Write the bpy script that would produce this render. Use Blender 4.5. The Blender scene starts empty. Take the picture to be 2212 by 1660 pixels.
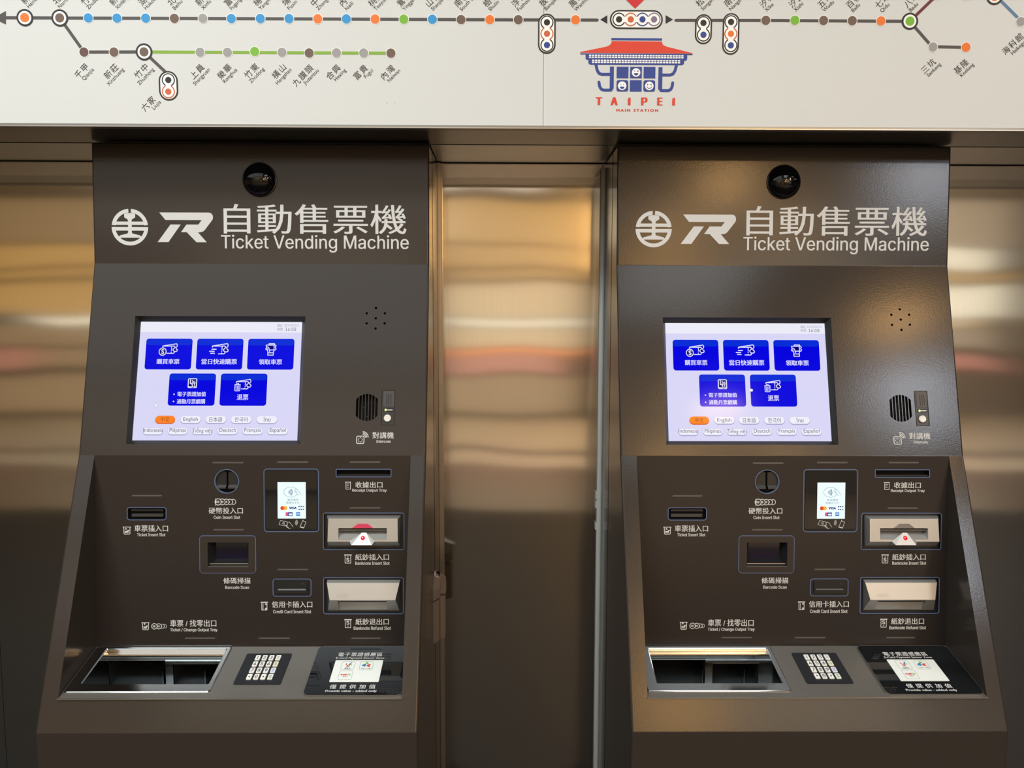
import bpy, bmesh, math, os, random
from mathutils import Vector, Matrix
from mathutils.geometry import tessellate_polygon, delaunay_2d_cdt
random.seed(7)
SC = bpy.context.scene
COL = SC.collection
PI = math.pi

# ------------------------------------------------------------------ camera, world, lights, exposure
def lin(c):
    c /= 255.0
    return c/12.92 if c <= 0.04045 else ((c+0.055)/1.055)**2.4
def rgb(r, g, b): return (lin(r), lin(g), lin(b), 1.0)

cam = bpy.data.cameras.new('camera')
cam.sensor_width = 36.0
cam.sensor_fit = 'HORIZONTAL'
cam.lens = 36.0*1620.0/2212.0
cam.clip_start = 0.02
co = bpy.data.objects.new('camera', cam)
COL.objects.link(co)
_y, _p, _r = math.radians(0.4989), math.radians(-5.0), math.radians(-0.1508)
_R = (Matrix(((math.cos(_y), math.sin(_y), 0), (-math.sin(_y), math.cos(_y), 0), (0, 0, 1)))
      @ Matrix(((1, 0, 0), (0, math.cos(_p), -math.sin(_p)), (0, math.sin(_p), math.cos(_p))))
      @ Matrix(((math.cos(_r), 0, math.sin(_r)), (0, 1, 0), (-math.sin(_r), 0, math.cos(_r)))))
_m = Matrix.Identity(4)
for i in range(3):
    _m[i][0] = _R[i][0]; _m[i][1] = _R[i][2]; _m[i][2] = -_R[i][1]
_m[0][3], _m[1][3], _m[2][3] = 0.0, 0.0, 1.6
co.matrix_world = _m
SC.camera = co

SC.view_settings.view_transform = 'Standard'
SC.view_settings.look = 'None'
SC.view_settings.gamma = 1.0
SC.view_settings.use_curve_mapping = False
SC.view_settings.exposure = 0.0

world = bpy.data.worlds.new('world')
SC.world = world
world.use_nodes = True
world.node_tree.nodes['Background'].inputs[0].default_value = (1.0, 0.93, 0.82, 1)
world.node_tree.nodes['Background'].inputs[1].default_value = 0.32

CEIL = 3.6
def lamp(x, y, w, d, radiance, col, shape='RECTANGLE', drop=0.02):
    """A ceiling lamp of the hall, or an added fill panel: area light, radiance in scene units."""
    L = bpy.data.lights.new('ceiling_lamp_or_fill', 'AREA')
    L.shape = shape
    L.size = w
    if shape in ('RECTANGLE', 'ELLIPSE'): L.size_y = d
    area = w*d if shape == 'RECTANGLE' else PI/4*w*w
    L.energy = radiance*area*PI
    L.color = col
    o = bpy.data.objects.new('ceiling_lamp_or_fill', L)
    o.location = (x, y, CEIL-drop)
    COL.objects.link(o)
    return o
WARM = (1.0, 0.56, 0.20); NEUT = (0.90, 0.97, 1.0); COOL = (0.80, 0.88, 1.0)
lamp(-2.9, -1.5, 6.2, 3.8, 1.45, NEUT)             # broad fill panel added over the left half for even light
lamp(-1.5, 0.0, 2.1, 0.60, 20, NEUT, drop=0.05)               # bright tube row overhead
lamp(-2.6, -5.8, 6.6, 3.8, 1.15, (1.0, 0.95, 0.84))  # weaker fill panel added further back to lift header and bezels
lamp(3.2, -5.4, 4.0, 4.4, 0.9, (1.0, 0.82, 0.58))  # warm fill panel added to lift the right machine's bezel
lamp(1.3, -0.7, 1.0, 3.0, 4.4, NEUT); lamp(3.4, 0.0, 0.8, 1.6, 8, (0.94, 0.97, 1.0)); lamp(5.9, -0.6, 0.7, 3.0, 8, NEUT)  # fills added to brighten the right end of the sign
for (x, y, s, e, c) in ((2.3, -4.2, 0.55, 95, WARM), (3.25, -2.2, 0.50, 55, WARM), (2.25, -6.6, 0.6, 60, WARM), (3.8, -6.4, 0.6, 50, WARM),
                        (4.1, -3.7, 0.8, 40, COOL), (4.9, -4.9, 0.9, 34, COOL)):
    lamp(x, y, s, s, e, c, 'DISK', 0.06)

# ------------------------------------------------------------------ materials
MATS = {}
def mat(name, col, rough=0.5, metal=0.0, spec=0.5, emit=None, strength=1.0, coat=0.0, coat_rough=0.05):
    m = bpy.data.materials.new(name)
    m.use_nodes = True
    b = m.node_tree.nodes['Principled BSDF']
    b.inputs['Base Color'].default_value = col
    b.inputs['Roughness'].default_value = rough
    b.inputs['Metallic'].default_value = metal
    b.inputs['Specular IOR Level'].default_value = spec
    b.inputs['Coat Weight'].default_value = coat
    b.inputs['Coat Roughness'].default_value = coat_rough
    if emit:
        b.inputs['Emission Color'].default_value = emit
        b.inputs['Emission Strength'].default_value = strength
    MATS[name] = m
    return m
def nodes(m): return m.node_tree.nodes, m.node_tree.links, m.node_tree.nodes['Principled BSDF']
def noise_bump(m, scale, strength, dist=0.001, stretch=(1, 1, 1), detail=2.0, rough_var=0.0, base_rough=0.4, col_var=0.0, col=None):
    N, L, b = nodes(m)
    tc = N.new('ShaderNodeTexCoord'); mp = N.new('ShaderNodeMapping'); nz = N.new('ShaderNodeTexNoise')
    mp.inputs['Scale'].default_value = stretch
    nz.inputs['Scale'].default_value = scale; nz.inputs['Detail'].default_value = detail
    L.new(tc.outputs['Object'], mp.inputs['Vector']); L.new(mp.outputs['Vector'], nz.inputs['Vector'])
    if strength:
        bp = N.new('ShaderNodeBump'); bp.inputs['Strength'].default_value = strength; bp.inputs['Distance'].default_value = dist
        L.new(nz.outputs['Fac'], bp.inputs['Height']); L.new(bp.outputs['Normal'], b.inputs['Normal'])
    if rough_var:
        mr = N.new('ShaderNodeMapRange')
        mr.inputs['To Min'].default_value = base_rough-rough_var; mr.inputs['To Max'].default_value = base_rough+rough_var
        L.new(nz.outputs['Fac'], mr.inputs['Value']); L.new(mr.outputs['Result'], b.inputs['Roughness'])
    if col_var:
        mx = N.new('ShaderNodeMix'); mx.data_type = 'RGBA'
        mx.inputs['A'].default_value = tuple(c*(1-col_var) for c in col[:3])+(1,)
        mx.inputs['B'].default_value = tuple(min(1, c*(1+col_var)) for c in col[:3])+(1,)
        L.new(nz.outputs['Fac'], mx.inputs['Factor']); L.new(mx.outputs['Result'], b.inputs['Base Color'])
    return m

BROWN = noise_bump(mat('brown_powder_coat', (0.036, 0.029, 0.024, 1), 0.17, 0.0, 0.30), 300, 0.10, 0.0007, detail=1.0)
PANEL = noise_bump(mat('dark_brown_panel', (0.024, 0.0195, 0.0175, 1), 0.20, 0.0, 0.42), 500, 0.06, 0.0005, detail=1.0)
SATIN = noise_bump(mat('satin_brown_metal', (0.19, 0.178, 0.158, 1), 0.32, 0.5, 0.5), 60, 0.03, 0.0004, stretch=(0.4, 8, 8), rough_var=0.06, base_rough=0.30)
mat('chrome', (0.50, 0.495, 0.48, 1), 0.12, 1.0)
noise_bump(MATS['chrome'], 14, 0.06, 0.002, detail=2)
mat('brushed_floor_metal', (0.30, 0.33, 0.34, 1), 0.35, 1.0)
noise_bump(MATS['brushed_floor_metal'], 150, 0.25, 0.001, stretch=(1, 1, 1), detail=4)
ALU = noise_bump(mat('satin_aluminium', (0.49, 0.488, 0.472, 1), 0.5, 0.85), 90, 0.03, 0.0004, stretch=(0.3, 10, 10))
mat('flap_grey', (0.34, 0.335, 0.32, 1), 0.4, 0.4)
mat('aluminium_tip', (0.50, 0.50, 0.48, 1), 0.40, 0.5)
mat('black_plastic', (0.012, 0.012, 0.013, 1), 0.35)
mat('black_gloss', (0.003, 0.003, 0.004, 1), 0.03, 0.0, 0.35)
mat('slit_lens', (0.10, 0.092, 0.085, 1), 0.35)
mat('black_glass', (0.008, 0.009, 0.010, 1), 0.03, 0.0, 0.55)
mat('void', (0.003, 0.003, 0.003, 1), 0.6, 0.0, 0.1)
mat('dark_grey_plastic', (0.04, 0.04, 0.04, 1), 0.4)
mat('keypad_black', (0.014, 0.015, 0.018, 1), 0.5, 0.0, 0.4)
mat('screen_gasket', (0.014, 0.013, 0.013, 1), 0.4)
mat('slot_frame', rgb(84, 100, 132), 0.4, 0.0, 0.4)
mat('print_white', (0.60, 0.605, 0.595, 1), 0.5, 0, 0.3)
mat('key_white', (0.80, 0.80, 0.76, 1), 0.45)
mat('key_yellow', (0.78, 0.76, 0.55, 1), 0.45)
mat('key_blue', (0.70, 0.74, 0.86, 1), 0.45)
mat('key_green', (0.70, 0.78, 0.66, 1), 0.45)
mat('key_ink', (0.03, 0.03, 0.04, 1), 0.5)
mat('key_ink_pale', (0.30, 0.30, 0.30, 1), 0.5)
mat('card_white', (0.78, 0.82, 0.78, 1), 0.35)
mat('card_blue', rgb(58, 130, 185), 0.5); mat('card_red', rgb(205, 75, 60), 0.5); mat('card_green', rgb(110, 180, 80), 0.5)
mat('card_ink', rgb(70, 70, 75), 0.5); mat('card_grey', rgb(150, 160, 155), 0.5)
mat('scanner_glass', rgb(8, 8, 36), 0.05)
mat('button_pearl', (0.72, 0.69, 0.62, 1), 0.3)
mat('hinge_brown', (0.19, 0.145, 0.115, 1), 0.33, 0.25)
mat('seam_black', (0.004, 0.004, 0.004, 1), 0.7, 0, 0.1)
mat('lip_metal', (0.75, 0.70, 0.60, 1), 0.25, 0.9)
def emis(name, r, g, b, k=1.0):
    return mat(name, (0.0, 0.0, 0.0, 1), 0.10, 0, 0.05, emit=rgb(r, g, b), strength=k)
emis('screen_back', 217, 215, 246); emis('screen_band', 236, 236, 248); emis('screen_white', 250, 250, 255)
emis('screen_blue', 2, 2, 222); emis('screen_blue_top', 4, 44, 214); emis('screen_blue_deep', 0, 0, 110)
emis('screen_glyph', 226, 224, 255); emis('screen_pill', 240, 240, 252); emis('screen_pill_edge', 168, 168, 205)
emis('screen_orange', 255, 132, 40); emis('screen_orange_edge', 214, 92, 30)
emis('screen_ink', 96, 96, 116); emis('screen_ink_pale', 142, 142, 165); emis('screen_brown', 130, 70, 20)
emis('tap_white', 236, 255, 255, 1.05); emis('tap_ink', 110, 125, 150); emis('tap_red', 226, 78, 42); emis('tap_yellow', 246, 186, 62); emis('tap_mid', 240, 120, 40)
emis('tap_navy', 50, 56, 140); emis('tap_blue', 60, 130, 215); emis('tap_pink', 225, 90, 140); emis('tap_green', 70, 120, 90)
emis('led_green', 225, 240, 150); emis('led_white', 235, 235, 225); emis('led_red', 235, 30, 45, 1.2)
mat('red_hood', rgb(176, 52, 78), 0.4, 0, 0.4, emit=rgb(140, 30, 55), strength=0.5)
mat('sign_white', (0.61, 0.625, 0.61, 1), 0.55, 0, 0.3)
noise_bump(MATS['sign_white'], 3.0, 0, col_var=0.02, col=(0.61, 0.625, 0.61))
mat('sign_rim', (0.22, 0.22, 0.21, 1), 0.35, 0.7)
mat('sign_seam', (0.42, 0.42, 0.41, 1), 0.6)
for nm, c in dict(line=(76, 72, 70), ink=(62, 58, 56), ring=(38, 36, 36), blue=(50, 142, 200), orange=(226, 116, 44), brown=(106, 86, 74), darkbrown=(98, 72, 66),
                  grey=(150, 149, 147), green=(116, 174, 52), greenline=(126, 166, 56), maroon=(104, 40, 48), steelblue=(86, 120, 156), rust=(196, 98, 60),
                  navy=(48, 68, 140), purple=(124, 110, 134), red=(212, 66, 46), pinred=(200, 44, 48), pale=(240, 240, 236), olive=(96, 80, 60)).items():
    mat('map_'+nm, rgb(*c), 0.5, 0, 0.3)
def steel(name, col, rough, aniso):
    m = mat(name, col, rough, 1.0)
    N, L, b = nodes(m)
    tg = N.new('ShaderNodeTangent'); tg.direction_type = 'UV_MAP'
    b.inputs['Anisotropic'].default_value = aniso
    b.inputs['Anisotropic Rotation'].default_value = 0.0
    L.new(tg.outputs['Tangent'], b.inputs['Tangent'])
    tc = N.new('ShaderNodeTexCoord'); mp = N.new('ShaderNodeMapping'); nz = N.new('ShaderNodeTexNoise'); mr = N.new('ShaderNodeMapRange')
    mp.inputs['Scale'].default_value = (700, 1, 1.6); nz.inputs['Scale'].default_value = 1.0; nz.inputs['Detail'].default_value = 3
    L.new(tc.outputs['Object'], mp.inputs['Vector']); L.new(mp.outputs['Vector'], nz.inputs['Vector'])
    mx = N.new('ShaderNodeMix'); mx.data_type = 'RGBA'
    mx.inputs['A'].default_value = tuple(c*0.95 for c in col[:3])+(1,); mx.inputs['B'].default_value = tuple(min(1, c*1.05) for c in col[:3])+(1,)
    L.new(nz.outputs['Fac'], mx.inputs['Factor']); L.new(mx.outputs['Result'], b.inputs['Base Color'])
    # the sheet is a little wavy, as big steel panels are
    n2 = N.new('ShaderNodeTexNoise'); n2.inputs['Scale'].default_value = 2.2; n2.inputs['Detail'].default_value = 1
    L.new(tc.outputs['Object'], n2.inputs['Vector'])
    bp = N.new('ShaderNodeBump'); bp.inputs['Strength'].default_value = 0.12; bp.inputs['Distance'].default_value = 0.02
    L.new(n2.outputs['Fac'], bp.inputs['Height']); L.new(bp.outputs['Normal'], b.inputs['Normal'])
    return m
steel('wall_steel', (0.58, 0.555, 0.51, 1), 0.09, 0.85)
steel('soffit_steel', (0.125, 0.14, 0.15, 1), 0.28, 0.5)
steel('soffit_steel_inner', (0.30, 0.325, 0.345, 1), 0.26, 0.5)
noise_bump(mat('trim_steel', (0.42, 0.38, 0.33, 1), 0.3, 0.9), 30, 0.02, 0.001)
noise_bump(mat('sealant_grey', (0.46, 0.47, 0.45, 1), 0.5, 0.0), 90, 0.5, 0.003, stretch=(1, 1, 0.15))

# ------------------------------------------------------------------ mesh helpers
_fp = os.path.join(bpy.utils.system_resource('DATAFILES'), 'fonts', 'Inter.woff2')
try: INTER = bpy.data.fonts.load(_fp)      # the sans serif that ships inside Blender itself
except Exception: INTER = None
_tc = {}
def fill_outline(co, edges):
    """Triangles inside a set of glyph outlines, non-zero winding, so that overlapping contours stay one flat sheet."""
    nxt = {}
    for a, b in edges: nxt.setdefault(a, []).append(b); nxt.setdefault(b, []).append(a)
    loops = []; seen = set()
    for a, b in edges:
        if a in seen: continue
        l = [a]; seen.add(a); cur = b
        while cur not in seen:
            l.append(cur); seen.add(cur)
            cur = next((q for q in nxt[cur] if q not in seen), None)
            if cur is None: break
        if len(l) > 2: loops.append(l)
    # glyph by glyph: group loops whose boxes overlap in x
    boxes = sorted((min(co[i][0] for i in l), max(co[i][0] for i in l), k) for k, l in enumerate(loops))
    groups = []
    for x0, x1, k in boxes:
        if groups and x0 < groups[-1][1]: groups[-1][1] = max(groups[-1][1], x1); groups[-1][2].append(k)
        else: groups.append([x0, x1, [k]])
    V, Fc = [], []
    for _, _, ks in groups:
        vs, es, segs = [], [], []
        for k in ks:
            l = loops[k]; n0 = len(vs)
            vs += [Vector((co[i][0]*100, co[i][1]*100)) for i in l]
            es += [(n0+i, n0+(i+1) % len(l)) for i in range(len(l))]
            segs += [(co[l[i]], co[l[(i+1) % len(l)]]) for i in range(len(l))]
        ov, oe, of, *_r = delaunay_2d_cdt(vs, es, [], 0, 1e-4)
        base = len(V); V += [(p[0]/100, p[1]/100, 0.0) for p in ov]
        for f in of:
            cx = sum(ov[i][0] for i in f)/len(f)/100; cy = sum(ov[i][1] for i in f)/len(f)/100
            wn = 0
            for (xa, ya), (xb, yb) in segs:
                if (ya <= cy) != (yb <= cy):
                    x = xa+(cy-ya)/(yb-ya)*(xb-xa)
                    if x > cx: wn += 1 if yb > ya else -1
            if wn: Fc.append(tuple(base+i for i in f))
    return V, Fc
def text_tris(s, font='inter', spacing=1.0):
    if any(ord(ch) > 0x0e00 for ch in s): font = 'bfont'
    key = (s, font, spacing)
    if key not in _tc:
        c = bpy.data.curves.new('lettering', 'FONT')
        c.body = s; c.size = 1.0; c.resolution_u = 3; c.space_character = spacing
        if font == 'inter' and INTER: c.font = INTER
        c.fill_mode = 'NONE'
        o = bpy.data.objects.new('lettering', c)
        me = bpy.data.meshes.new_from_object(o)
        _tc[key] = fill_outline([(v.co.x, v.co.y) for v in me.vertices], [tuple(e.vertices) for e in me.edges])
        bpy.data.objects.remove(o); bpy.data.meshes.remove(me); bpy.data.curves.remove(c)
    return _tc[key]

def circ(cx, cy, r, n=32, a0=0.0, a1=2*PI, ry=None):
    ry = r if ry is None else ry
    full = abs(a1-a0-2*PI) < 1e-6
    k = n if full else n+1
    return [(cx+r*math.cos(a0+(a1-a0)*i/n), cy+ry*math.sin(a0+(a1-a0)*i/n)) for i in range(k)]
def rrect(x0, y0, x1, y1, r, n=5):
    if x0 > x1: x0, x1 = x1, x0
    if y0 > y1: y0, y1 = y1, y0
    r = max(1e-5, min(r, (x1-x0)/2-1e-6, (y1-y0)/2-1e-6))
    out = []
    for cx, cy, a in ((x1-r, y1-r, 0), (x0+r, y1-r, PI/2), (x0+r, y0+r, PI), (x1-r, y0+r, 1.5*PI)):
        out += [(cx+r*math.cos(a+PI/2*i/n), cy+r*math.sin(a+PI/2*i/n)) for i in range(n+1)]
    return out
def rect(x0, y0, x1, y1): return [(x0, y0), (x1, y0), (x1, y1), (x0, y1)]
def inset(b, d): return (b[0]+d, b[1]+d, b[2]-d, b[3]-d)
def bb(p0, p1): return (min(p0[0], p1[0]), min(p0[1], p1[1]), max(p0[0], p1[0]), max(p0[1], p1[1]))

class MB:
    def __init__(s): s.v = []; s.f = []; s.m = []; s.mats = []
    def mi(s, name):
        if name not in s.mats: s.mats.append(name)
        return s.mats.index(name)
    def add(s, pts, faces, m):
        k = len(s.v); s.v += [tuple(p) for p in pts]; i = s.mi(m)
        for f in faces: s.f.append(tuple(k+j for j in f)); s.m.append(i)
    def face(s, pts, m): s.add(pts, [tuple(range(len(pts)))], m)
    def poly(s, T, pts, m, w=0.0, holes=()):
        if not holes and len(pts) <= 4:
            s.add([T(x, y, w) for x, y in pts], [tuple(range(len(pts)))], m); return
        allp = [p for l in [pts]+list(holes) for p in l]
        sp = max(max(p[0] for p in allp)-min(p[0] for p in allp), max(p[1] for p in allp)-min(p[1] for p in allp))
        kk = 100.0/max(sp, 1e-9)             # the tessellator merges points that lie very close: work at a larger scale
        loops = [[Vector((x*kk, y*kk, 0)) for x, y in l] for l in [pts]+list(holes)]
        tris = tessellate_polygon(loops)
        flat = allp
        s.add([T(p[0], p[1], w) for p in flat], [tuple(t) for t in tris], m)
    def walls(s, T, pts, m, w0, w1):
        n = len(pts)
        s.add([T(x, y, w0) for x, y in pts]+[T(x, y, w1) for x, y in pts], [(i, (i+1) % n, n+(i+1) % n, n+i) for i in range(n)], m)
    def prism(s, T, pts, m, w0, w1, holes=(), back=False, side=None):
        s.poly(T, pts, m, w1, holes)
        if back: s.poly(T, pts, m, w0, holes)
        for l in [pts]+list(holes): s.walls(T, l, side or m, w0, w1)
    def ring(s, T, outer, inner, m, w0, w1): s.prism(T, outer, m, w0, w1, holes=[inner])
    def cavity(s, T, pts, m, w0, w1, floor=None):
        """A pocket from w0 (mouth) down to w1."""
        s.walls(T, pts, m, w0, w1); s.poly(T, pts, floor or m, w1)
    def frustum(s, T, a, wa, b, wb, m, cap=True):
        n = len(a)
        s.add([T(x, y, wa) for x, y in a]+[T(x, y, wb) for x, y in b], [(i, (i+1) % n, n+(i+1) % n, n+i) for i in range(n)], m)
        if cap: s.poly(T, b, m, wb)
    def stroke(s, T, pts, wd, m, w=0.0, closed=False):
        h = wd/2.0
        seq = list(pts)+([pts[0]] if closed else [])
        for k, ((x0, y0), (x1, y1)) in enumerate(zip(seq, seq[1:])):
            e = w+(k % 3)*1.2e-5          # overlapping pieces lie a hair apart
            d = math.hypot(x1-x0, y1-y0)
            if d < 1e-9: continue
            nx, ny = -(y1-y0)/d*h, (x1-x0)/d*h
            s.add([T(x0+nx, y0+ny, e), T(x0-nx, y0-ny, e), T(x1-nx, y1-ny, e), T(x1+nx, y1+ny, e)], [(0, 1, 2, 3)], m)
        for k, (x, y) in enumerate(pts): s.poly(T, circ(x, y, h, 8), m, w+3.6e-5+(k % 3)*1.2e-5)
    def text(s, T, string, p0, p1, m, w=0.0, bold=0.0, font='inter', spacing=1.0):
        vs, fs = text_tris(string, font, spacing)
        xs = [v[0] for v in vs]; ys = [v[1] for v in vs]
        b = bb(p0, p1)
        sx = (b[2]-b[0]-2*bold)/(max(xs)-min(xs)); sy = (b[3]-b[1])/(max(ys)-min(ys))
        offs = (0,) if not bold else (-bold, 0, bold)
        for k, d in enumerate(offs):
            s.add([T(b[0]+bold+d+(x-min(xs))*sx, b[1]+(y-min(ys))*sy, w+k*6e-5+l) for x, y, l in vs], fs, m)
    def line_text(s, T, string, anchor, ang, size, m, w=0.0, font='bfont', spacing=1.0, align='start', bold=0.0):
        vs, fs = text_tris(string, font, spacing)
        x1 = max(v[0] for v in vs); x0 = min(v[0] for v in vs)
        off = -x0 if align == 'start' else -x1
        c, n = math.cos(ang), math.sin(ang)
        for k, d in enumerate((0,) if not bold else (-bold, bold)):
            s.add([T(anchor[0]+((x+off)*size+d)*c-y*size*n, anchor[1]+((x+off)*size+d)*n+y*size*c, w+k*6e-5+l) for x, y, l in vs], fs, m)
    def box(s, x0, x1, y0, y1, z0, z1, m, T=None):
        P = [(x, y, z) for z in (z0, z1) for y in (y0, y1) for x in (x0, x1)]
        if T: P = [T(*p) for p in P]
        s.add(P, [(0, 2, 3, 1), (4, 5, 7, 6), (0, 1, 5, 4), (2, 6, 7, 3), (0, 4, 6, 2), (1, 3, 7, 5)], m)
    def lathe(s, T, cx, cy, prof, m, n=40):
        k = len(prof)
        pts = [T(cx+r*math.cos(2*PI*i/n), cy+r*math.sin(2*PI*i/n), w) for i in range(n) for r, w in prof]
        s.add(pts, [(i*k+j, ((i+1) % n)*k+j, ((i+1) % n)*k+j+1, i*k+j+1) for i in range(n) for j in range(k-1)], m)
    def build(s, name, parent=None, smooth=None, origin=(0, 0, 0), uv=None):
        me = bpy.data.meshes.new(name)
        ox, oy, oz = origin
        me.from_pydata([(x-ox, y-oy, z-oz) for x, y, z in s.v], [], s.f)
        for n in s.mats: me.materials.append(MATS[n])
        for p, i in zip(me.polygons, s.m): p.material_index = i
        b = bmesh.new(); b.from_mesh(me)
        bmesh.ops.remove_doubles(b, verts=b.verts, dist=1e-6)
        bmesh.ops.recalc_face_normals(b, faces=b.faces)
        b.to_mesh(me); b.free()
        if uv:
            ul = me.uv_layers.new(name='UVMap')
            for li, l in enumerate(me.loops):
                c = me.vertices[l.vertex_index].co; ul.data[li].uv = (c[uv[0]], c[uv[1]])
        if smooth:
            me.shade_smooth(); me.set_sharp_from_angle(angle=math.radians(smooth))
        me.update()
        o = bpy.data.objects.new(name, me)
        COL.objects.link(o)
        if parent: o.parent = parent
        else: o.location = origin
        return o

def plane(P0, P1):
    """2-D coordinates (x, v) on a tilted plane that runs from P0=(y,z) up to P1=(y,z); w is the height off the plane."""
    (y0, z0), (y1, z1) = P0, P1
    d = math.hypot(y1-y0, z1-z0); vy, vz = (y1-y0)/d, (z1-z0)/d
    def T(x, v, w=0.0): return (x, y0+v*vy-w*vz, z0+v*vz+w*vy)
    T.len = d
    T.P0, T.P1 = P0, P1
    return T
def iconmap(T, p0, p1, zx0, zy0, zx1, zy1):
    """Maps drawing coordinates (y down) of a small pictogram into the box p0-p1 of a plane."""
    b = bb(p0, p1)
    kx, ky = (b[2]-b[0])/(zx1-zx0), (b[3]-b[1])/(zy1-zy0)
    def I(x, y, w=0.0): return T(b[0]+(x-zx0)*kx, b[3]-(y-zy0)*ky, w)
    return I
def thing(name, label, cat, loc=(0, 0, 0), group=None):
    o = bpy.data.objects.new(name, None); COL.objects.link(o)
    o.empty_display_size = 0.1
    o.location = loc; o['label'] = label; o['category'] = cat
    if group: o['group'] = group
    return o
def struct(o): o['kind'] = 'structure'; return o

# ------------------------------------------------------------------ the ticket vending machine
H = plane((1.8115, 1.728), (1.8235, 2.0118))      # header
A = plane((1.709, 1.2845), (1.8115, 1.728))       # upper slope with the touch screen
G = plane((1.7282, 1.3158), (1.7935, 1.590))      # screen glass, sunk behind the slope
S2 = plane((1.5027, 0.7345), (1.709, 1.2845))     # lower slope: the frame round the recess
P = plane((1.6826, 0.8407), (1.7078, 1.2845))     # control panel at the back of the recess
T_ = plane((1.5245, 0.7974), (1.6826, 0.8407))    # shelf
ORG = (0, 1.75, 0)
HW = 0.399
RX0, RX1 = -0.3615, 0.3635                        # recess between its side walls
BACK = 2.046

def make_machine(label):
    t = thing('ticket_vending_machine', label, 'ticket machine', (-0.5816, 1.75, 0))
    def part(mb, name, parent=None, **k): return mb.build(name, parent or t, origin=ORG, **k)

    # ---- cabinet -------------------------------------------------------------------------------
    c = MB()
    corners = [(BACK, 2.0118), (1.8235, 2.0118), (1.8115, 1.728), (1.709, 1.2845), (1.5027, 0.7345), (1.5027, 0.0)]
    rad = [0, 0.004, 0.010, 0.010, 0.007, 0]
    def fillet(p, q, r, rr, n=6):
        a = Vector((p[0]-q[0], p[1]-q[1])).normalized(); b = Vector((r[0]-q[0], r[1]-q[1])).normalized()
        th = math.acos(max(-1, min(1, a.dot(b))))
        d = rr/math.tan(th/2)
        bis = (a+b).normalized()*(rr/math.sin(th/2))
        ctr = Vector(q)+bis
        s0 = Vector(q)+a*d-ctr; s1 = Vector(q)+b*d-ctr
        out = []
        a0 = math.atan2(s0.y, s0.x); da = (math.atan2(s1.y, s1.x)-a0+PI) % (2*PI)-PI
        for i in range(n+1):
            v = Vector((rr*math.cos(a0+da*i/n), rr*math.sin(a0+da*i/n)))
            out.append((ctr.x+v.x, ctr.y+v.y, v.x/rr, v.y/rr))
        return out
    chain = []                                     # list of runs: each corner gives an arc
    arcs = []
    for i in range(1, 5): arcs.append(fillet(corners[i-1], corners[i], corners[i+1], rad[i]))
    # profile with outward normals
    prof = []
    for k, a in enumerate(arcs):
        for (y, z, ny, nz) in a:
            # normals must point out of the body (towards -y or +z)
            prof.append((y, z, ny, nz) if True else None)
    prof = [(y, z, ny, nz) for y, z, ny, nz in prof]
    # outward: concave creases give inward vectors, flip those
    def outw(y, z, ny, nz): return (ny, nz) if (ny*-1.0+nz*0.25) > 0 else (-ny, -nz)
    prof = [(y, z)+outw(y, z, ny, nz) for y, z, ny, nz in prof]
    prof.append((1.5027, 0.0, -1.0, 0.0))
    R = 0.005
    def ring(x, off): return [(x, y-off*ny, z-off*nz) for y, z, ny, nz in prof]
    n = len(prof)
    for sgn in (-1, 1):
        prev = None
        for k in range(6):
            ph = PI/2*k/5
            cur = ring(sgn*(HW-R+R*math.sin(ph)), R*(1-math.cos(ph)))
            if prev:
                c.add(prev+cur, [(i, i+1, n+i+1, n+i) for i in range(n-1)], 'brown_powder_coat')
            prev = cur
        side = [(sgn*HW, BACK, 0.0), (sgn*HW, BACK, 2.0118)]+prev
        pts = [Vector((p[1], p[2], 0)) for p in side]
        c.add(side, [tuple(q) for q in tessellate_polygon([pts])], 'brown_powder_coat')
    X = HW-R
    # crease arcs across the width
    for a in arcs:
        m = len(a)
        c.add([(-X, q[0], q[1]) for q in a]+[(X, q[0], q[1]) for q in a], [(i, i+1, m+i+1, m+i) for i in range(m-1)], 'brown_powder_coat')
    c.face([(-X, BACK, 2.0118), (X, BACK, 2.0118), (X, arcs[0][0][0], 2.0118), (-X, arcs[0][0][0], 2.0118)], 'brown_powder_coat')
    c.face([(-X, 1.5027, 0), (X, 1.5027, 0), (X, 1.5027, arcs[3][-1][1]), (-X, 1.5027, arcs[3][-1][1])], 'brown_powder_coat')
    def vof(T, q): return math.hypot(q[0]-T.P0[0], q[1]-T.P0[1])
    hv0, hv1 = vof(H, arcs[1][0]), vof(H, arcs[0][-1])
    av0, av1 = vof(A, arcs[2][0]), vof(A, arcs[1][-1])
    sv0, sv1 = vof(S2, arcs[3][0]), vof(S2, arcs[2][-1])
    c.poly(H, rect(-X, hv0, X, hv1), 'brown_powder_coat')
    SCR = (-0.2915, (1.3095-1.2845)*A.len/0.4435, 0.1085, (1.6035-1.2845)*A.len/0.4435)
    # speaker slots, sound holes and the intercom opening
    holes = [rect(*SCR)]
    gc = (0.2595,0.1114); gr = 0.0315
    slots = []
    for k in range(7):
        x0, x1 = gc[0]-0.0252+k*0.00745, gc[0]-0.0252+k*0.00745+0.0056
        pts = []
        for i in range(5):
            x = x0+(x1-x0)*i/4; pts.append((x, gc[1]+math.sqrt(gr*gr-(x-gc[0])**2)))
        for i in range(5):
            x = x1-(x1-x0)*i/4; pts.append((x, gc[1]-math.sqrt(gr*gr-(x-gc[0])**2)))
        slots.append(pts)
    dots = [circ(q[0], q[1], 0.0029, 12) for q in ((0.2744,0.3485), (0.2531,0.3353), (0.2959,0.3354), (0.2748,0.3233), (0.2533,0.3109), (0.2959,0.3110), (0.2748,0.2987))]
    ICM = bb((0.2932,0.0696), (0.3247,0.1527))
    holes += slots+dots+[rect(*ICM)]
    c.poly(A, rect(-X, av0, X, av1), 'brown_powder_coat', holes=holes)
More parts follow.
